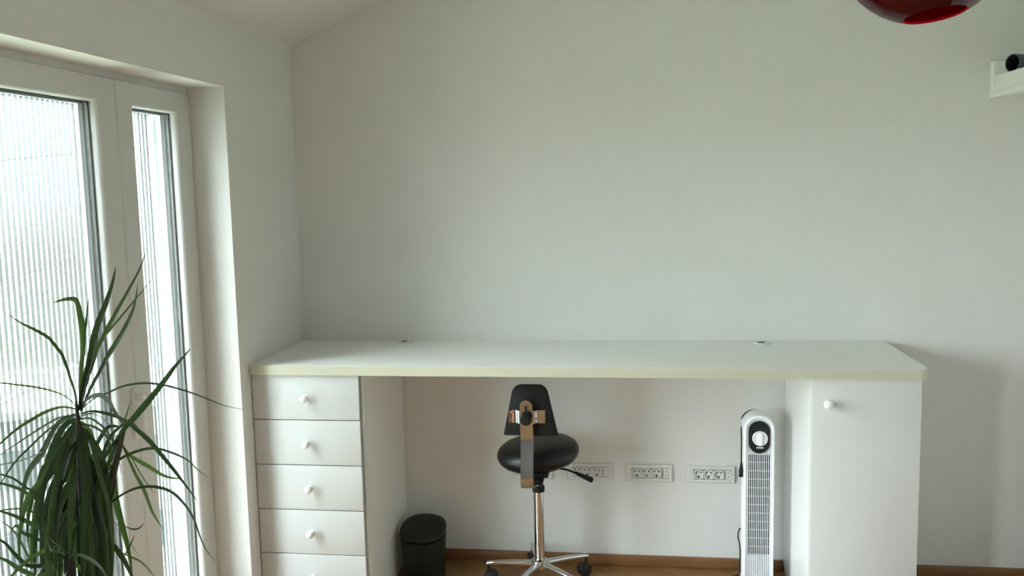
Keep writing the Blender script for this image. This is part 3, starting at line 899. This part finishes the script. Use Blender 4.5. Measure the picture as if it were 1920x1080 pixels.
# ------------------------------------------------------------------ drawer cabinet, left
FRONT = -0.585
dc = thing('drawer_cabinet', 'white cabinet of glossy drawers under the left end of the desk', 'cabinet', (0.0, 0.0, 0.0))
bm = bmesh.new()
zt = HZ - TH
box(bm, 0.004, 0.022, -0.566, -0.018, 0, zt)
box(bm, 0.022, 0.440, -0.560, -0.018, 0.06, 0.078)
box(bm, 0.022, 0.440, -0.560, -0.018, zt - .018, zt)
box(bm, 0.022, 0.440, -0.036, -0.018, 0.0, zt)
link_mesh('carcass', bm, M['laminate'], dc)
bm = bmesh.new()
prism(bm, [(-0.570, 0), (-0.018, 0), (-0.018, 0.055), (-0.002, 0.055), (-0.002, zt), (-0.570, zt)], 'x', 0.446, 0.464)
link_mesh('side_panel', bm, M['laminate'], dc)
box_obj('edge_strip', M['plinth'], dc, 0.4462, 0.4638, -0.5715, -0.570, 0, zt)
edges = [0.9935, 0.810, 0.6245, 0.4385, 0.2525, 0.066]
for k in range(5):
    z1 = edges[k] - .0018
    z0 = edges[k + 1] + .0018
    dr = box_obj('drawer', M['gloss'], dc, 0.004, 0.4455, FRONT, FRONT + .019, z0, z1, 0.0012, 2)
    kb = link_mesh('knob', knob_bm(0.226, FRONT + .0005, (z0 + z1) / 2 - .001, 0.0165), M['knob'], dr, True)
box_obj('plinth', M['laminate'], dc, 0.022, 0.446, -0.53, -0.514, 0, 0.06)

# ------------------------------------------------------------------ cupboard, right
cb = thing('cupboard', 'tall white one-door cupboard under the right end of the desk', 'cupboard', (0.0, 0.0, 0.0))
bm = bmesh.new()
prism(bm, [(-0.562, 0), (-0.05, 0), (-0.018, 0.05), (-0.002, 0.055), (-0.002, zt), (-0.562, zt)], 'x', 2.168, 2.186)
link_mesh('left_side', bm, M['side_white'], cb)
bm = bmesh.new()
prism(bm, [(-0.562, 0), (-0.05, 0), (-0.018, 0.05), (-0.002, 0.055), (-0.002, zt), (-0.562, zt)], 'x', 2.532, 2.550)
link_mesh('right_side', bm, M['laminate'], cb)
bm = bmesh.new()
box(bm, 2.186, 2.532, -0.556, -0.018, 0.06, 0.078)
box(bm, 2.186, 2.532, -0.556, -0.018, 0.5, 0.518)
box(bm, 2.186, 2.532, -0.556, -0.018, zt - .018, zt)
box(bm, 2.186, 2.532, -0.03, -0.018, 0.06, zt)
link_mesh('carcass', bm, M['laminate'], cb)
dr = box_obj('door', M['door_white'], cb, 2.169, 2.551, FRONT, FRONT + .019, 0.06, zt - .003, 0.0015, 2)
link_mesh('knob', knob_bm(2.222, FRONT + .0005, 0.903, 0.0175), M['knob'], dr, True)
box_obj('plinth', M['laminate'], cb, 2.186, 2.532, -0.53, -0.514, 0, 0.06)


# ------------------------------------------------------------------ wall sockets
def socket_strip(xc, label):
    t = thing('power_socket_strip', label, 'wall socket', (xc, 0.0, 0.434), 0, 'socket strips on the gable wall under the desk')
    w, h, dp = 0.103, 0.0385, 0.012
    o = link_mesh('cover_plate', plate_bm(w, h, dp), M['plastic'], t)
    auto_smooth(o, 40)
    for k in range(3):
        cx = -0.0545 + k * 0.0435
        s = link_mesh('socket', outlet_bm(cx, dp), M['plastic'], t)
        auto_smooth(s, 40)
        bm = bmesh.new()
        for dx in (-0.0095, 0.0095):
            lathe(bm, [(0, 0), (0.0031, 0), (0.0031, 0.0015), (0, 0.0015)], (cx + dx, -dp + .0062, 0.008), (0, -1, 0), 12)
        box(bm, cx - .003, cx + .003, -dp + .0052, -dp + .0062, -0.017, -0.008)
        link_mesh('contact_holes', bm, M['hole'], s)
    bm = bmesh.new()
    prism(bm, rounded(0.0645, 0.0855, -0.0215, 0.0215, 0.002, 4), 'y', -dp - .0012, -dp + .0088, 0, 0.0006, 1)
    o = link_mesh('data_module', bm, M['plastic'], t)
    bm = bmesh.new()
    for dz in (-0.009, 0.009):
        lathe(bm, [(0, 0), (0.0022, 0), (0.0022, 0.0006), (0, 0.0006)], (0.074, -dp - .0010, dz), (0, -1, 0), 12)
    link_mesh('contact_holes', bm, M['hole'], o)
    return t


def plate_bm(w, h, dp):
    bm = bmesh.new()
    iw, ih = 0.0775, 0.0235
    A = rounded(-w, w, -h, h, 0.004, 4)
    B = rounded(-w + .004, w - .004, -h + .004, h - .004, 0.003, 4)
    C = rounded(-iw, iw + .009, -ih, ih, 0.0015, 4)
    loft(bm, [[(u, -0.0005, v) for u, v in A], [(u, -dp + .004, v) for u, v in A], [(u, -dp, v) for u, v in B],
              [(u, -dp, v) for u, v in C], [(u, -dp + .0088, v) for u, v in C]])
    vs = [bm.verts.new((u, -dp + .0088, v)) for u, v in C]
    bm.faces.new(vs)
    vs = [bm.verts.new((u, -0.0005, v)) for u, v in A]
    bm.faces.new(vs)
    bmesh.ops.remove_doubles(bm, verts=bm.verts, dist=0.00001)
    return bm


def outlet_bm(cx, dp):
    bm = bmesh.new()
    n = 32
    sq = []
    rc = []
    for k in range(n):
        a = 2 * PI * k / n
        c, s = math.cos(a), math.sin(a)
        m = 0.0208 / max(abs(c), abs(s))
        m = min(m, 0.026)
        sq.append((cx + c * m, s * m))
        rc.append((c, s))
    R0, R1 = 0.0182, 0.0168
    loops = [[(u, -dp + .001, v) for u, v in sq], [(u, -dp - .0012, v) for u, v in sq],
             [(cx + c * R0, -dp - .0012, s * R0) for c, s in rc], [(cx + c * R1, -dp + .0065, s * R1) for c, s in rc]]
    rows = loft(bm, loops)
    bm.faces.new(rows[-1])
    return bm


socket_strip(1.048, 'white triple socket strip hidden behind the stool seat')
socket_strip(1.318, 'white triple socket strip just right of the stool seat')
socket_strip(1.583, 'white triple socket strip midway between stool and tower fan')
socket_strip(1.855, 'white triple socket strip beside the tower fan')


# ------------------------------------------------------------------ swivel stool
ST = thing('work_stool', 'black round swivel stool with low backrest on chrome castors', 'stool', (1.113, -0.25, 0.0))
# base: hub and five arms with castors
bm = bmesh.new()
lathe(bm, [(0, 0.080), (0.030, 0.080), (0.040, 0.088), (0.041, 0.108), (0.034, 0.120), (0.026, 0.125), (0, 0.125)], seg=36)
o = link_mesh('hub', bm, M['chrome'], ST)
auto_smooth(o, 30)


def arm(ang, R=0.232):
    bm = bmesh.new()
    n = 7
    loops = []
    for k in range(n + 1):
        t = k / n
        r = 0.030 + (R - 0.030) * t
        hw = 0.0155 - 0.005 * t
        hh = 0.0130 - 0.0045 * t
        zc = 0.1005 - 0.010 * t * t
        lp = []
        for j in range(16):
            a = 2 * PI * j / 16
            cc, ss = math.cos(a), math.sin(a)
            lp.append((r, hw * math.copysign(abs(cc) ** .6, cc), zc + hh * math.copysign(abs(ss) ** .6, ss)))
        loops.append(lp)
    # rounded tip turning down
    for (r, zc, hw, hh) in ((R + .007, 0.0875, 0.0098, 0.0075), (R + .010, 0.084, 0.0065, 0.005)):
        loops.append([(r, hw * math.cos(2 * PI * j / 16), zc + hh * math.sin(2 * PI * j / 16)) for j in range(16)])
    rows = loft(bm, loops)
    bm.faces.new(rows[0])
    bm.faces.new(rows[-1])
    o = link_mesh('base_arm', bm, M['chrome'], ST)
    auto_smooth(o, 40)
    o.rotation_euler = (0, 0, ang)
    # castor
    bm = bmesh.new()
    c = R - .004
    tube(bm, [(c, 0, 0.055), (c, 0, 0.084)], 0.0075, 12)
    off = 0.010
    for s in (-1, 1):
        lathe(bm, [(0, 0), (0.020, 0), (0.0262, 0.003), (0.0268, 0.008), (0.0262, 0.014), (0.021, 0.0165), (0, 0.0165)], (c - off, s * .0035, 0.0268), (0, s, 0), 28)
    # hood over the wheels
    loops = []
    for k in range(11):
        a = PI * 0.05 + PI * 0.9 * k / 10
        loops.append([(c - off + (0.030) * math.cos(a), -0.0215, 0.0268 + 0.030 * math.sin(a)), (c - off + 0.030 * math.cos(a), 0.0215, 0.0268 + 0.030 * math.sin(a)),
                      (c - off + 0.0275 * math.cos(a), 0.0215, 0.0268 + 0.0275 * math.sin(a)), (c - off + 0.0275 * math.cos(a), -0.0215, 0.0268 + 0.0275 * math.sin(a))])
    rows = loft(bm, loops)
    bm.faces.new(rows[0])
    bm.faces.new(rows[-1])
    cs = link_mesh('castor', bm, M['rubber'], o)
    auto_smooth(cs, 35)


for k in range(5):
    arm(math.radians(33 + 72 * k))
bm = bmesh.new()
lathe(bm, [(0, 0.118), (0.0215, 0.118), (0.0215, 0.425), (0, 0.425)], seg=36)
o = link_mesh('column', bm, M['chrome'], ST)
auto_smooth(o)
bm = bmesh.new()
lathe(bm, [(0.0125, 0.424), (0.0262, 0.424), (0.0268, 0.428), (0.0262, 0.444), (0.022, 0.449), (0.0125, 0.449)], seg=32)
o = link_mesh('column_collar', bm, M['black'], ST)
auto_smooth(o)
bm = bmesh.new()
lathe(bm, [(0, 0.42), (0.0132, 0.42), (0.0132, 0.535), (0, 0.535)], seg=24)
o = link_mesh('gas_rod', bm, M['chrome'], ST)
auto_smooth(o)
# seat mechanism
bm = bmesh.new()
box(bm, -0.055, 0.055, -0.13, 0.09, 0.524, 0.545, 0.004)
box(bm, -0.032, 0.036, -0.165, 0.05, 0.505, 0.526, 0.004)
lathe(bm, [(0, 0.492), (0.024, 0.492), (0.026, 0.52), (0, 0.52)], seg=24)
o = link_mesh('seat_mechanism', bm, M['black'], ST)
auto_smooth(o, 40)
# seat: round cushion, slightly domed and tipped
bm = bmesh.new()
lathe(bm, [(0, 0.0), (0.09, 0.0), (0.125, 0.005), (0.152, 0.018), (0.168, 0.034), (0.1750, 0.052), (0.1735, 0.067), (0.165, 0.083), (0.147, 0.096), (0.115, 0.104), (0.065, 0.107), (0, 0.106)], seg=48)
o = link_mesh('seat', bm, M['leather'], ST, True)
o.location = (0.006, 0.0, 0.539)
o.rotation_euler = (math.radians(2.5), math.radians(-5), 0)
# tilt lever
bm = bmesh.new()
tube(bm, [(0.02, 0.0, 0.532), (0.12, -0.008, 0.524), (0.165, -0.01, 0.508)], 0.0045, 10)
o = link_mesh('lever', bm, M['black'], ST, True)
bm = bmesh.new()
tube(bm, [(0.155, -0.0095, 0.513), (0.162, -0.01, 0.510), (0.180, -0.012, 0.502), (0.222, -0.016, 0.485), (0.230, -0.0165, 0.481), (0.233, -0.0168, 0.480)],
     [0.004, 0.007, 0.0085, 0.0115, 0.0105, 0.006], 14)
link_mesh('lever_grip', bm, M['black'], o, True)
bm = bmesh.new()
tube(bm, [(0.02, 0.06, 0.530), (-0.085, 0.03, 0.540), (-0.115, 0.02, 0.536)], 0.006, 10)
link_mesh('tilt_knob', bm, M['steel'], ST, True)
# support bar: flat steel strip that rises behind the seat
bm = bmesh.new()
path = [(-0.02, 0.513), (-0.10, 0.508), (-0.188, 0.5065), (-0.207, 0.509), (-0.220, 0.518), (-0.2265, 0.532), (-0.2255, 0.56), (-0.2185, 0.60), (-0.1955, 0.698), (-0.1955, 0.708), (-0.202, 0.76), (-0.210, 0.845)]
tk = 0.004
hw = 0.0258
cen = -0.020
loops = []
for k, (y, z) in enumerate(path):
    a = Vector((y, z))
    d = Vector(path[min(k + 1, len(path) - 1)]) - Vector(path[max(0, k - 1)])
    n = Vector((-d.y, d.x)).normalized() * tk / 2
    c = cen + (0.012 if k == 0 else 0.006 if k == 1 else 0)
    loops.append([(c - hw, y + n.x, z + n.y), (c + hw, y + n.x, z + n.y), (c + hw, y - n.x, z - n.y), (c - hw, y - n.x, z - n.y)])
# rounded top
for k in range(1, 7):
    a = PI / 2 * k / 6
    s = math.cos(a)
    y = -0.210 - 0.0030 * math.sin(a)
    z = 0.845 + 0.0255 * math.sin(a)
    w = max(hw * s, 0.003)
    loops.append([(cen - w, y - tk / 2, z), (cen + w, y - tk / 2, z), (cen + w, y + tk / 2, z), (cen - w, y + tk / 2, z)])
rows = loft(bm, loops)
bm.faces.new(rows[0])
bm.faces.new(rows[-1])
o = link_mesh('support_bar', bm, M['steel'], ST)
auto_smooth(o, 30)
bm = bmesh.new()
prism(bm, rounded(cen - .0045, cen + .0045, 0.775, 0.850, 0.0044, 5), 'y', -0.2112, -0.204)
bmesh.ops.rotate(bm, verts=bm.verts, cent=(0, -0.2055, 0.80), matrix=Matrix.Rotation(math.radians(5), 3, 'X'))
sl = link_mesh('slot', bm, M['hole'], o)
# backrest: padded trapezoid
bm = bmesh.new()
OUT = []
zb0, zb1 = 0.716, 0.926
bw, tw = 0.111, 0.066


def trap(sc):
    pts = []
    raw = [(-bw, zb0, 0.010), (bw, zb0, 0.010), (tw, zb1, 0.036), (-tw, zb1, 0.036)]
    n = len(raw)
    cx, czz = 0, (zb0 + zb1) / 2
    for i in range(n):
        p = Vector(raw[i][:2])
        q = Vector(raw[i - 1][:2])
        s = Vector(raw[(i + 1) % n][:2])
        r = raw[i][2]
        a = p + (q - p).normalized() * r
        b = p + (s - p).normalized() * r
        for k in range(7):
            t = k / 6
            pt = a * (1 - t) ** 2 + p * 2 * t * (1 - t) + b * t * t
            pts.append((cx + (pt.x - cx) * sc, czz + (pt.y - czz) * sc))
    return pts


lay = [(0.955, -0.020), (0.985, -0.0185), (1.0, -0.014), (1.0, -0.008), (0.992, 0.006), (0.96, 0.016), (0.90, 0.021), (0.7, 0.026), (0.35, 0.028)]
loops = []
for sc, yy in lay:
    loops.append([(u, yy, v) for u, v in trap(sc)])
rows = loft(bm, loops)
bm.faces.new(rows[0])
bm.faces.new(rows[-1])
bk = link_mesh('backrest', bm, M['vinyl'], ST)
auto_smooth(bk, 50)
bk.location = (-0.008, -0.171, 0.0)
# tilt so the top leans back: shear through rotation about its lower edge
bk.matrix_local = Matrix.Translation((-0.008, -0.160, zb0)) @ Matrix.Rotation(math.radians(2), 4, 'X') @ Matrix.Translation((0, 0, -zb0))
# omega bracket
bm = bmesh.new()
prof = [(-0.074, -0.0215), (-0.047, -0.0215), (-0.040, -0.024), (-0.035, -0.032), (-0.030, -0.0345), (0.030, -0.0345), (0.035, -0.032), (0.040, -0.024), (0.047, -0.0215), (0.074, -0.0215)]
loops = []
for u, yy in prof:
    loops.append([(u - .012, yy, 0.772), (u - .012, yy, 0.826), (u - .012, yy - .0025, 0.826), (u - .012, yy - .0025, 0.772)])
rows = loft(bm, loops)
bm.faces.new(rows[0])
bm.faces.new(rows[-1])
br = link_mesh('bracket', bm, M['chrome'], bk)
auto_smooth(br, 30)
bm = bmesh.new()
bm.free()
for (u, v) in ((-0.072, 0.783), (-0.072, 0.815), (0.052, 0.783), (0.052, 0.815)):
    bm = bmesh.new()
    lathe(bm, [(0.0045, 0), (0.004, 0.002), (0, 0.0028)], (u, -0.0240, v), (0, -1, 0), 12)
    link_mesh('screw', bm, M['steel'], br, True)
# clamping knob
bm = bmesh.new()
lathe(bm, [(0, 0), (0.010, 0), (0.010, 0.008), (0.0235, 0.010), (0.025, 0.014), (0.0245, 0.024), (0.020, 0.029), (0, 0.031)], (-0.020, -0.2075, 0.797), (0, -0.99, -0.1), 10)
o = link_mesh('clamp_knob', bm, M['black'], ST)
auto_smooth(o, 40)


# ------------------------------------------------------------------ waste bin
BN = thing('waste_bin', 'small dark grey lidded waste bin against the drawer cabinet', 'waste bin', (0.586, -0.19, 0.0))
n = 40


def sup(rx, ry, z, tilt=0.0, e=0.82):
    out = []
    for k in range(n):
        a = 2 * PI * k / n
        c, s = math.cos(a), math.sin(a)
        x = rx * math.copysign(abs(c) ** e, c)
        y = ry * math.copysign(abs(s) ** e, s)
        out.append((x, y, z + tilt * y))
    return out


bm = bmesh.new()
rows = loft(bm, [sup(0.086, 0.086, 0.0), sup(0.090, 0.090, 0.004), sup(0.097, 0.098, 0.15), sup(0.099, 0.1, 0.192, 0.10), sup(0.094, 0.095, 0.192, 0.10), sup(0.088, 0.088, 0.01)])
bm.faces.new(rows[0])
bm.faces.new(rows[-1])
o = link_mesh('body', bm, M['bin'], BN)
auto_smooth(o, 40)
bm = bmesh.new()
rows = loft(bm, [sup(0.0965, 0.0975, 0.199, 0.12), sup(0.1005, 0.1015, 0.201, 0.12), sup(0.1015, 0.1025, 0.216, 0.16), sup(0.099, 0.1, 0.225, 0.2), sup(0.085, 0.086, 0.233, 0.23), sup(0.05, 0.05, 0.240, 0.25), sup(0.01, 0.01, 0.2415, 0.25)])
bm.faces.new(rows[0])
bm.faces.new(rows[-1])
o = link_mesh('lid', bm, M['bin'], BN)
auto_smooth(o, 40)
bm = bmesh.new()
box(bm, -0.035, 0.04, -0.106, -0.098, 0.180, 0.186, 0.002)
link_mesh('handle_lip', bm, M['black'], BN)

# ------------------------------------------------------------------ tower fan
TF = thing('tower_fan', 'white tower fan with black dial panel beside the cupboard', 'tower fan', (2.030, -0.175, 0.0))
HW = 0.0625
FT = 0.762


def stadium(hw, zb, zt, n=14):
    pts = [(-hw, zb), (hw, zb)]
    for k in range(n + 1):
        a = PI * k / n
        pts.append((hw * math.cos(a), zt - hw + hw * math.sin(a)))
    return pts


def pill(hw, zb, zt, n=14):
    pts = []
    for k in range(n + 1):
        a = PI + PI * k / n
        pts.append((hw * math.cos(a), zb + hw + hw * math.sin(a)))
    for k in range(n + 1):
        a = PI * k / n
        pts.append((hw * math.cos(a), zt - hw + hw * math.sin(a)))
    return pts


bm = bmesh.new()
lathe(bm, [(0, 0), (0.110, 0), (0.113, 0.006), (0.110, 0.016), (0.095, 0.024), (0.05, 0.028), (0, 0.028)], seg=48)
o = link_mesh('base', bm, M['pad'], TF)
auto_smooth(o, 40)
# shell: rim ring, recessed front, closed back
bm = bmesh.new()
yf, yb = -0.060, 0.060
lps = []
for (ins, y) in ((0.012, yb), (0.003, yb - .006), (0.0, yb - .02), (0.0, yf + .012), (0.002, yf + .003), (0.006, yf), (0.0095, yf + .001), (0.012, yf + .005), (0.013, yf + .009),
                 (0.0145, yf + .006), (0.017, yf + .0055), (0.0178, yf + .010)):
    lps.append([(u, y, v) for u, v in stadium(HW - ins, 0.022 + ins * .3, FT - ins)])
rows = loft(bm, lps)
bm.faces.new(rows[0])
shell = link_mesh('shell', bm, M['fan_white'], TF)
auto_smooth(shell, 30)
# near-black block stands in for the shade behind the grille
GX = 0.0447
GZ0, GZ1 = 0.164, 0.594
bm = bmesh.new()
box(bm, -GX - .0005, GX + .0005, yf + .016, yf + .05, GZ0 - .004, GZ1 + .004)
link_mesh('grille_shade', bm, M['hole'], TF)
# front panel: upper apron around the control pad and lower ribbed apron
bm = bmesh.new()
top = stadium(GX + .0004, GZ1, FT - 0.0178)
prism(bm, top, 'y', yf + .010, yf + .02)
link_mesh('upper_panel', bm, M['fan_grey'], TF)
bm = bmesh.new()
box(bm, -GX - .0004, GX + .0004, yf + .010, yf + .02, 0.027, GZ0)
link_mesh('lower_panel', bm, M['fan_grey'], TF)
# grille: vertical slats and thin cross wires
bm = bmesh.new()
NS = 13
pitch = 2 * GX / 12.0
for k in range(NS):
    u = -GX + k * pitch
    box(bm, u - .0013, u + .0013, yf + .0055, yf + .0102, 0.027, GZ1 + .006 + 0.012 * (abs(u) / GX) ** 2)
k = 0
z = GZ0 + .036
while z < GZ1 - .01:
    box(bm, -GX, GX, yf + .0075, yf + .0085, z - .0007, z + .0007)
    z += 0.0362
link_mesh('grille', bm, M['fan_white'], TF)
# control pad, dial, badge
bm = bmesh.new()
prism(bm, pill(0.0415, 0.601, 0.737), 'y', yf + .003, yf + .012, 0, 0.001)
pad = link_mesh('control_panel', bm, M['pad'], TF)
auto_smooth(pad, 30)
bm = bmesh.new()
lathe(bm, [(0, 0), (0.0312, 0), (0.0315, 0.003), (0.0300, 0.010), (0.027, 0.0115), (0.0265, 0.008), (0, 0.008)], (0.002, yf + .003, 0.6655), (0, -1, 0), 40)
dl = link_mesh('dial', bm, M['fan_white'], pad)
auto_smooth(dl, 30)
bm = bmesh.new()
box(bm, -0.0045, 0.0085, yf - .016, yf - .004, 0.640, 0.691, 0.002)
link_mesh('dial_grip', bm, M['fan_white'], pad)
box_obj('badge', M['fan_grey'], pad, -0.012, 0.017, yf + .0022, yf + .0035, 0.6225, 0.6285)
bm = bmesh.new()
for a in (-60, -25, 0, 35, 70):
    aa = math.radians(90 - a)
    lathe(bm, [(0.0012, 0), (0, 0.0006)], (0.002 + 0.038 * math.cos(aa), yf + .003, 0.6655 + 0.038 * math.sin(aa)), (0, -1, 0), 8)
link_mesh('dial_marks', bm, M['fan_grey'], pad)
# carrying handle over the rear of the top
bm = bmesh.new()
pts = []
for k in range(13):
    a = math.radians(160 - 150 * k / 12)
    pts.append((-0.006 + 0.054 * math.cos(a), 0.050, 0.700 + 0.055 * math.sin(a)))
tube(bm, pts, 0.006, 10)
link_mesh('carry_handle', bm, M['black'], TF, True)
# power cord with plug hung on the left side
bm = bmesh.new()
tube(bm, [(-0.030, 0.058, 0.735), (-0.056, 0.045, 0.705), (-0.066, 0.01, 0.682), (-0.0685, -0.03, 0.660), (-0.070, -0.04, 0.62), (-0.070, -0.04, 0.555)], 0.0028, 8)
cord = link_mesh('power_cord', bm, M['black'], TF, True)
bm = bmesh.new()
tube(bm, [(-0.070, -0.04, 0.560), (-0.070, -0.04, 0.545), (-0.0705, -0.04, 0.535), (-0.071, -0.04, 0.524), (-0.071, -0.04, 0.522), (-0.0715, -0.04, 0.510), (-0.0718, -0.04, 0.500), (-0.072, -0.04, 0.496)],
     [0.003, 0.0055, 0.007, 0.0088, 0.0100, 0.0075, 0.0095, 0.0085], 12)
link_mesh('plug', bm, M['black'], cord, True)
bm = bmesh.new()
tube(bm, [(-0.056, 0.03, 0.250), (-0.068, 0.025, 0.243), (-0.0745, 0.02, 0.225), (-0.074, 0.02, 0.205), (-0.068, 0.02, 0.18), (-0.0655, 0.02, 0.15), (-0.0655, 0.02, 0.05)], 0.0028, 8)
link_mesh('cord_loop', bm, M['black'], TF, True)

# ------------------------------------------------------------------ pendant lamp
LP = (2.026, -2.240, 2.121)
PL = thing('pendant_lamp', 'dark red glass globe pendant lamp hanging at the upper right', 'pendant lamp', LP)
R = 0.142
bm = bmesh.new()
prof = []
a0 = math.asin(0.050 / R)
for k in range(31):
    a = -PI / 2 + a0 + (PI - a0 - 0.16) * k / 30
    prof.append((R * math.cos(a), R * math.sin(a)))
inner = [(p[0] * .972, p[1] * .972) for p in reversed(prof)]
lathe(bm, prof + inner, (0, 0, 0), (0, 0, 1), 64)
sh = link_mesh('glass_shade', bm, M['red'], PL, True)
sh.rotation_euler = (math.radians(-6), math.radians(-6), 0)
bm = bmesh.new()
lathe(bm, [(0, 0.131), (0.032, 0.131), (0.034, 0.146), (0.028, 0.171), (0.008, 0.181), (0, 0.181)], seg=24)
o = link_mesh('lamp_cap', bm, M['chrome'], PL, True)
lz = cz(LP[0]) - LP[2]
bm = bmesh.new()
tube(bm, [(0, 0, 0.176), (0, 0, lz)], 0.003, 8)
link_mesh('cord', bm, M['black'], PL)
bm = bmesh.new()
lathe(bm, [(0, lz - .03), (0.045, lz - .03), (0.05, lz + .012), (0, lz + .012)], seg=24)
link_mesh('ceiling_rose', bm, M['plastic'], PL)

# ------------------------------------------------------------------ ledge shelf on the right wall
SX, SZ = 2.953, 2.030
SH = thing('wall_shelf', 'white thick wall shelf with a raised end panel high in the right corner', 'shelf', (SX, 0.0, SZ))
dx = RX - SX
box_obj('bottom_board', M['laminate'], SH, 0.0, dx, -1.3, -0.001, 0.0, 0.026, 0.001)
box_obj('top_board', M['laminate'], SH, 0.002, dx, -1.3, -0.0375, 0.026, 0.084, 0.001)
box_obj('end_panel', M['laminate'], SH, 0.0, dx, -0.037, -0.001, 0.026, 0.143, 0.001)
# rolled tube lying on the shelf
TB = thing('storage_tube', 'blue grey hollow tube lying on the high wall shelf', 'tube', (2.976, -0.160, SZ + .084 + .0345))
ax = Vector((0.90, 0.43, 0)).normalized()
ln = 0.22
bm = bmesh.new()
lathe(bm, [(0.0315, 0.0), (0.0345, 0.0), (0.0345, ln), (0.0315, ln), (0.0315, 0.001)], (0, 0, 0), ax, 40)
o = link_mesh('tube_wall', bm, M['tube'], TB)
auto_smooth(o)
bm = bmesh.new()
lathe(bm, [(0.0313, 0.003), (0.0313, 0.18), (0.0303, 0.18), (0.0303, 0.003)], (0, 0, 0), ax, 32)
o = link_mesh('bore_shade', bm, M['tube_in'], TB)  # black sleeve paints the shade inside the hollow tube

# ------------------------------------------------------------------ potted dracaena by the door
PT = thing('potted_dracaena', 'tall potted dracaena with long drooping strap leaves before the balcony door', 'plant', (0.425, -2.30, 0.0))
PO = Vector((0.425, -2.30, 0.0))
bm = bmesh.new()
lathe(bm, [(0, 0), (0.11, 0), (0.118, 0.006), (0.150, 0.24), (0.158, 0.245), (0.160, 0.285), (0.148, 0.285), (0.140, 0.24), (0, 0.24)], seg=40)
o = link_mesh('pot', bm, M['pot'], PT)
auto_smooth(o, 40)
bm = bmesh.new()
lathe(bm, [(0, 0.240), (0.139, 0.241), (0.138, 0.255), (0.06, 0.262), (0, 0.260)], seg=32)
link_mesh('soil', bm, M['soil'], PT, True)
for pts in (([(0.0, 0.0, 0.25), (0.006, 0.004, 0.6), (-0.004, 0.0, 0.95), (0.0, 0.0, 1.15), (0.0, 0.0, 1.31)]),
            ([(0.03, 0.03, 0.25), (0.0, 0.04, 0.65), (-0.012, 0.04, 1.0), (0.03, 0.04, 1.12), (0.078, 0.04, 1.255)]),
            ([(-0.03, -0.03, 0.25), (-0.035, -0.04, 0.6), (-0.018, -0.04, 0.9), (-0.016, -0.04, 1.0)])):
    bm = bmesh.new()
    tube(bm, pts, [0.016, 0.014, 0.012, 0.010, 0.0025][:len(pts)], 12)
    link_mesh('cane', bm, M['bark'], PT, True)


def foliage(name, leaves, seed):
    rnd = random.Random(seed)
    bm = bmesh.new()
    for wd, pts in leaves:
        P = [Vector(p) - PO for p in pts]
        # resample with Catmull-Rom
        Q = []
        n = len(P)
        for i in range(n - 1):
            a, b, c, d = P[max(i - 1, 0)], P[i], P[i + 1], P[min(i + 2, n - 1)]
            for k in range(4):
                t = k / 4
                Q.append(0.5 * ((2 * b) + (c - a) * t + (2 * a - 5 * b + 4 * c - d) * t * t + (3 * b - a - 3 * c + d) * t ** 3))
        Q.append(P[-1])
        m = len(Q)
        ph = rnd.uniform(-0.22, 0.22)
        tw = rnd.uniform(-0.25, 0.25)
        rows = []
        for i, q in enumerate(Q):
            t = i / (m - 1)
            tan = (Q[min(i + 1, m - 1)] - Q[max(i - 1, 0)]).normalized()
            # blade lies roughly across the plant's outward side
            nrm = Vector((math.sin(ph + tw * t), -math.cos(ph + tw * t), 0.12))
            side = tan.cross(nrm)
            if side.length < 1e-3:
                side = tan.cross(Vector((0, 0, 1)))
            side.normalize()
            nn = side.cross(tan).normalized()
            prof = min(1.0, 0.38 + 1.5 * t) * (1 - t ** 2.6) ** 0.8
            w = max(wd * 0.5 * prof, 0.0005)
            rows.append((bm.verts.new(q - side * w + nn * w * .22), bm.verts.new(q), bm.verts.new(q + side * w + nn * w * .22)))
        for a, b in zip(rows, rows[1:]):
            bm.faces.new((a[0], a[1], b[1], b[0]))
            bm.faces.new((a[1], a[2], b[2], b[1]))
    me = bpy.data.meshes.new(name)
    bm.to_mesh(me)
    bm.free()
    for p in me.polygons:
        p.use_smooth = True
    me.materials.append(M['leaf'])
    o = bpy.data.objects.new(name, me)
    COL.objects.link(o)
    o.parent = PT
    return o


foliage('leaf_crown', CROWN_TOP, 7)
foliage('leaf_crown', CROWN_SIDE, 2)
foliage('leaf_crown', CROWN_LOW, 3)


# ------------------------------------------------------------------ outside
bm = bmesh.new()
box(bm, -160, -1.2, -80, 120, -13.0, -12.6)
struct(link_mesh('ground', bm, M['ground']), 'ground far below the balcony door')


def block(name, label, x, y, w, d, top, rz, wall, cols, rws):
    t = thing(name, label, 'building', (x, y, -12.6), rz)
    H = top + 12.6
    box_obj('walls', M[wall], t, -d, 0, -w / 2, w / 2, 0, H)
    box_obj('roof', M['roof'], t, -d - .3, 0.3, -w / 2 - .3, w / 2 + .3, H, H + .25)
    cw = w / cols
    for r in range(rws):
        zz = H - 2.6 - r * 3.0
        for c in range(cols):
            yy = -w / 2 + cw * (c + .5)
            box_obj('window', M['bwin'], t, -0.05, 0.06, yy - .55, yy + .55, zz, zz + 1.4)
    return t


block('apartment_block', 'pale apartment block far below, seen through the slim door leaf', -16.0, 28.0, 14, 9, -6.3, math.radians(-60), 'facade_b', 6, 2)
block('apartment_block', 'pale beige apartment block far below, seen through the broad door leaf', -34.0, 14.0, 16, 9, -7.0, math.radians(-35), 'facade', 6, 2)
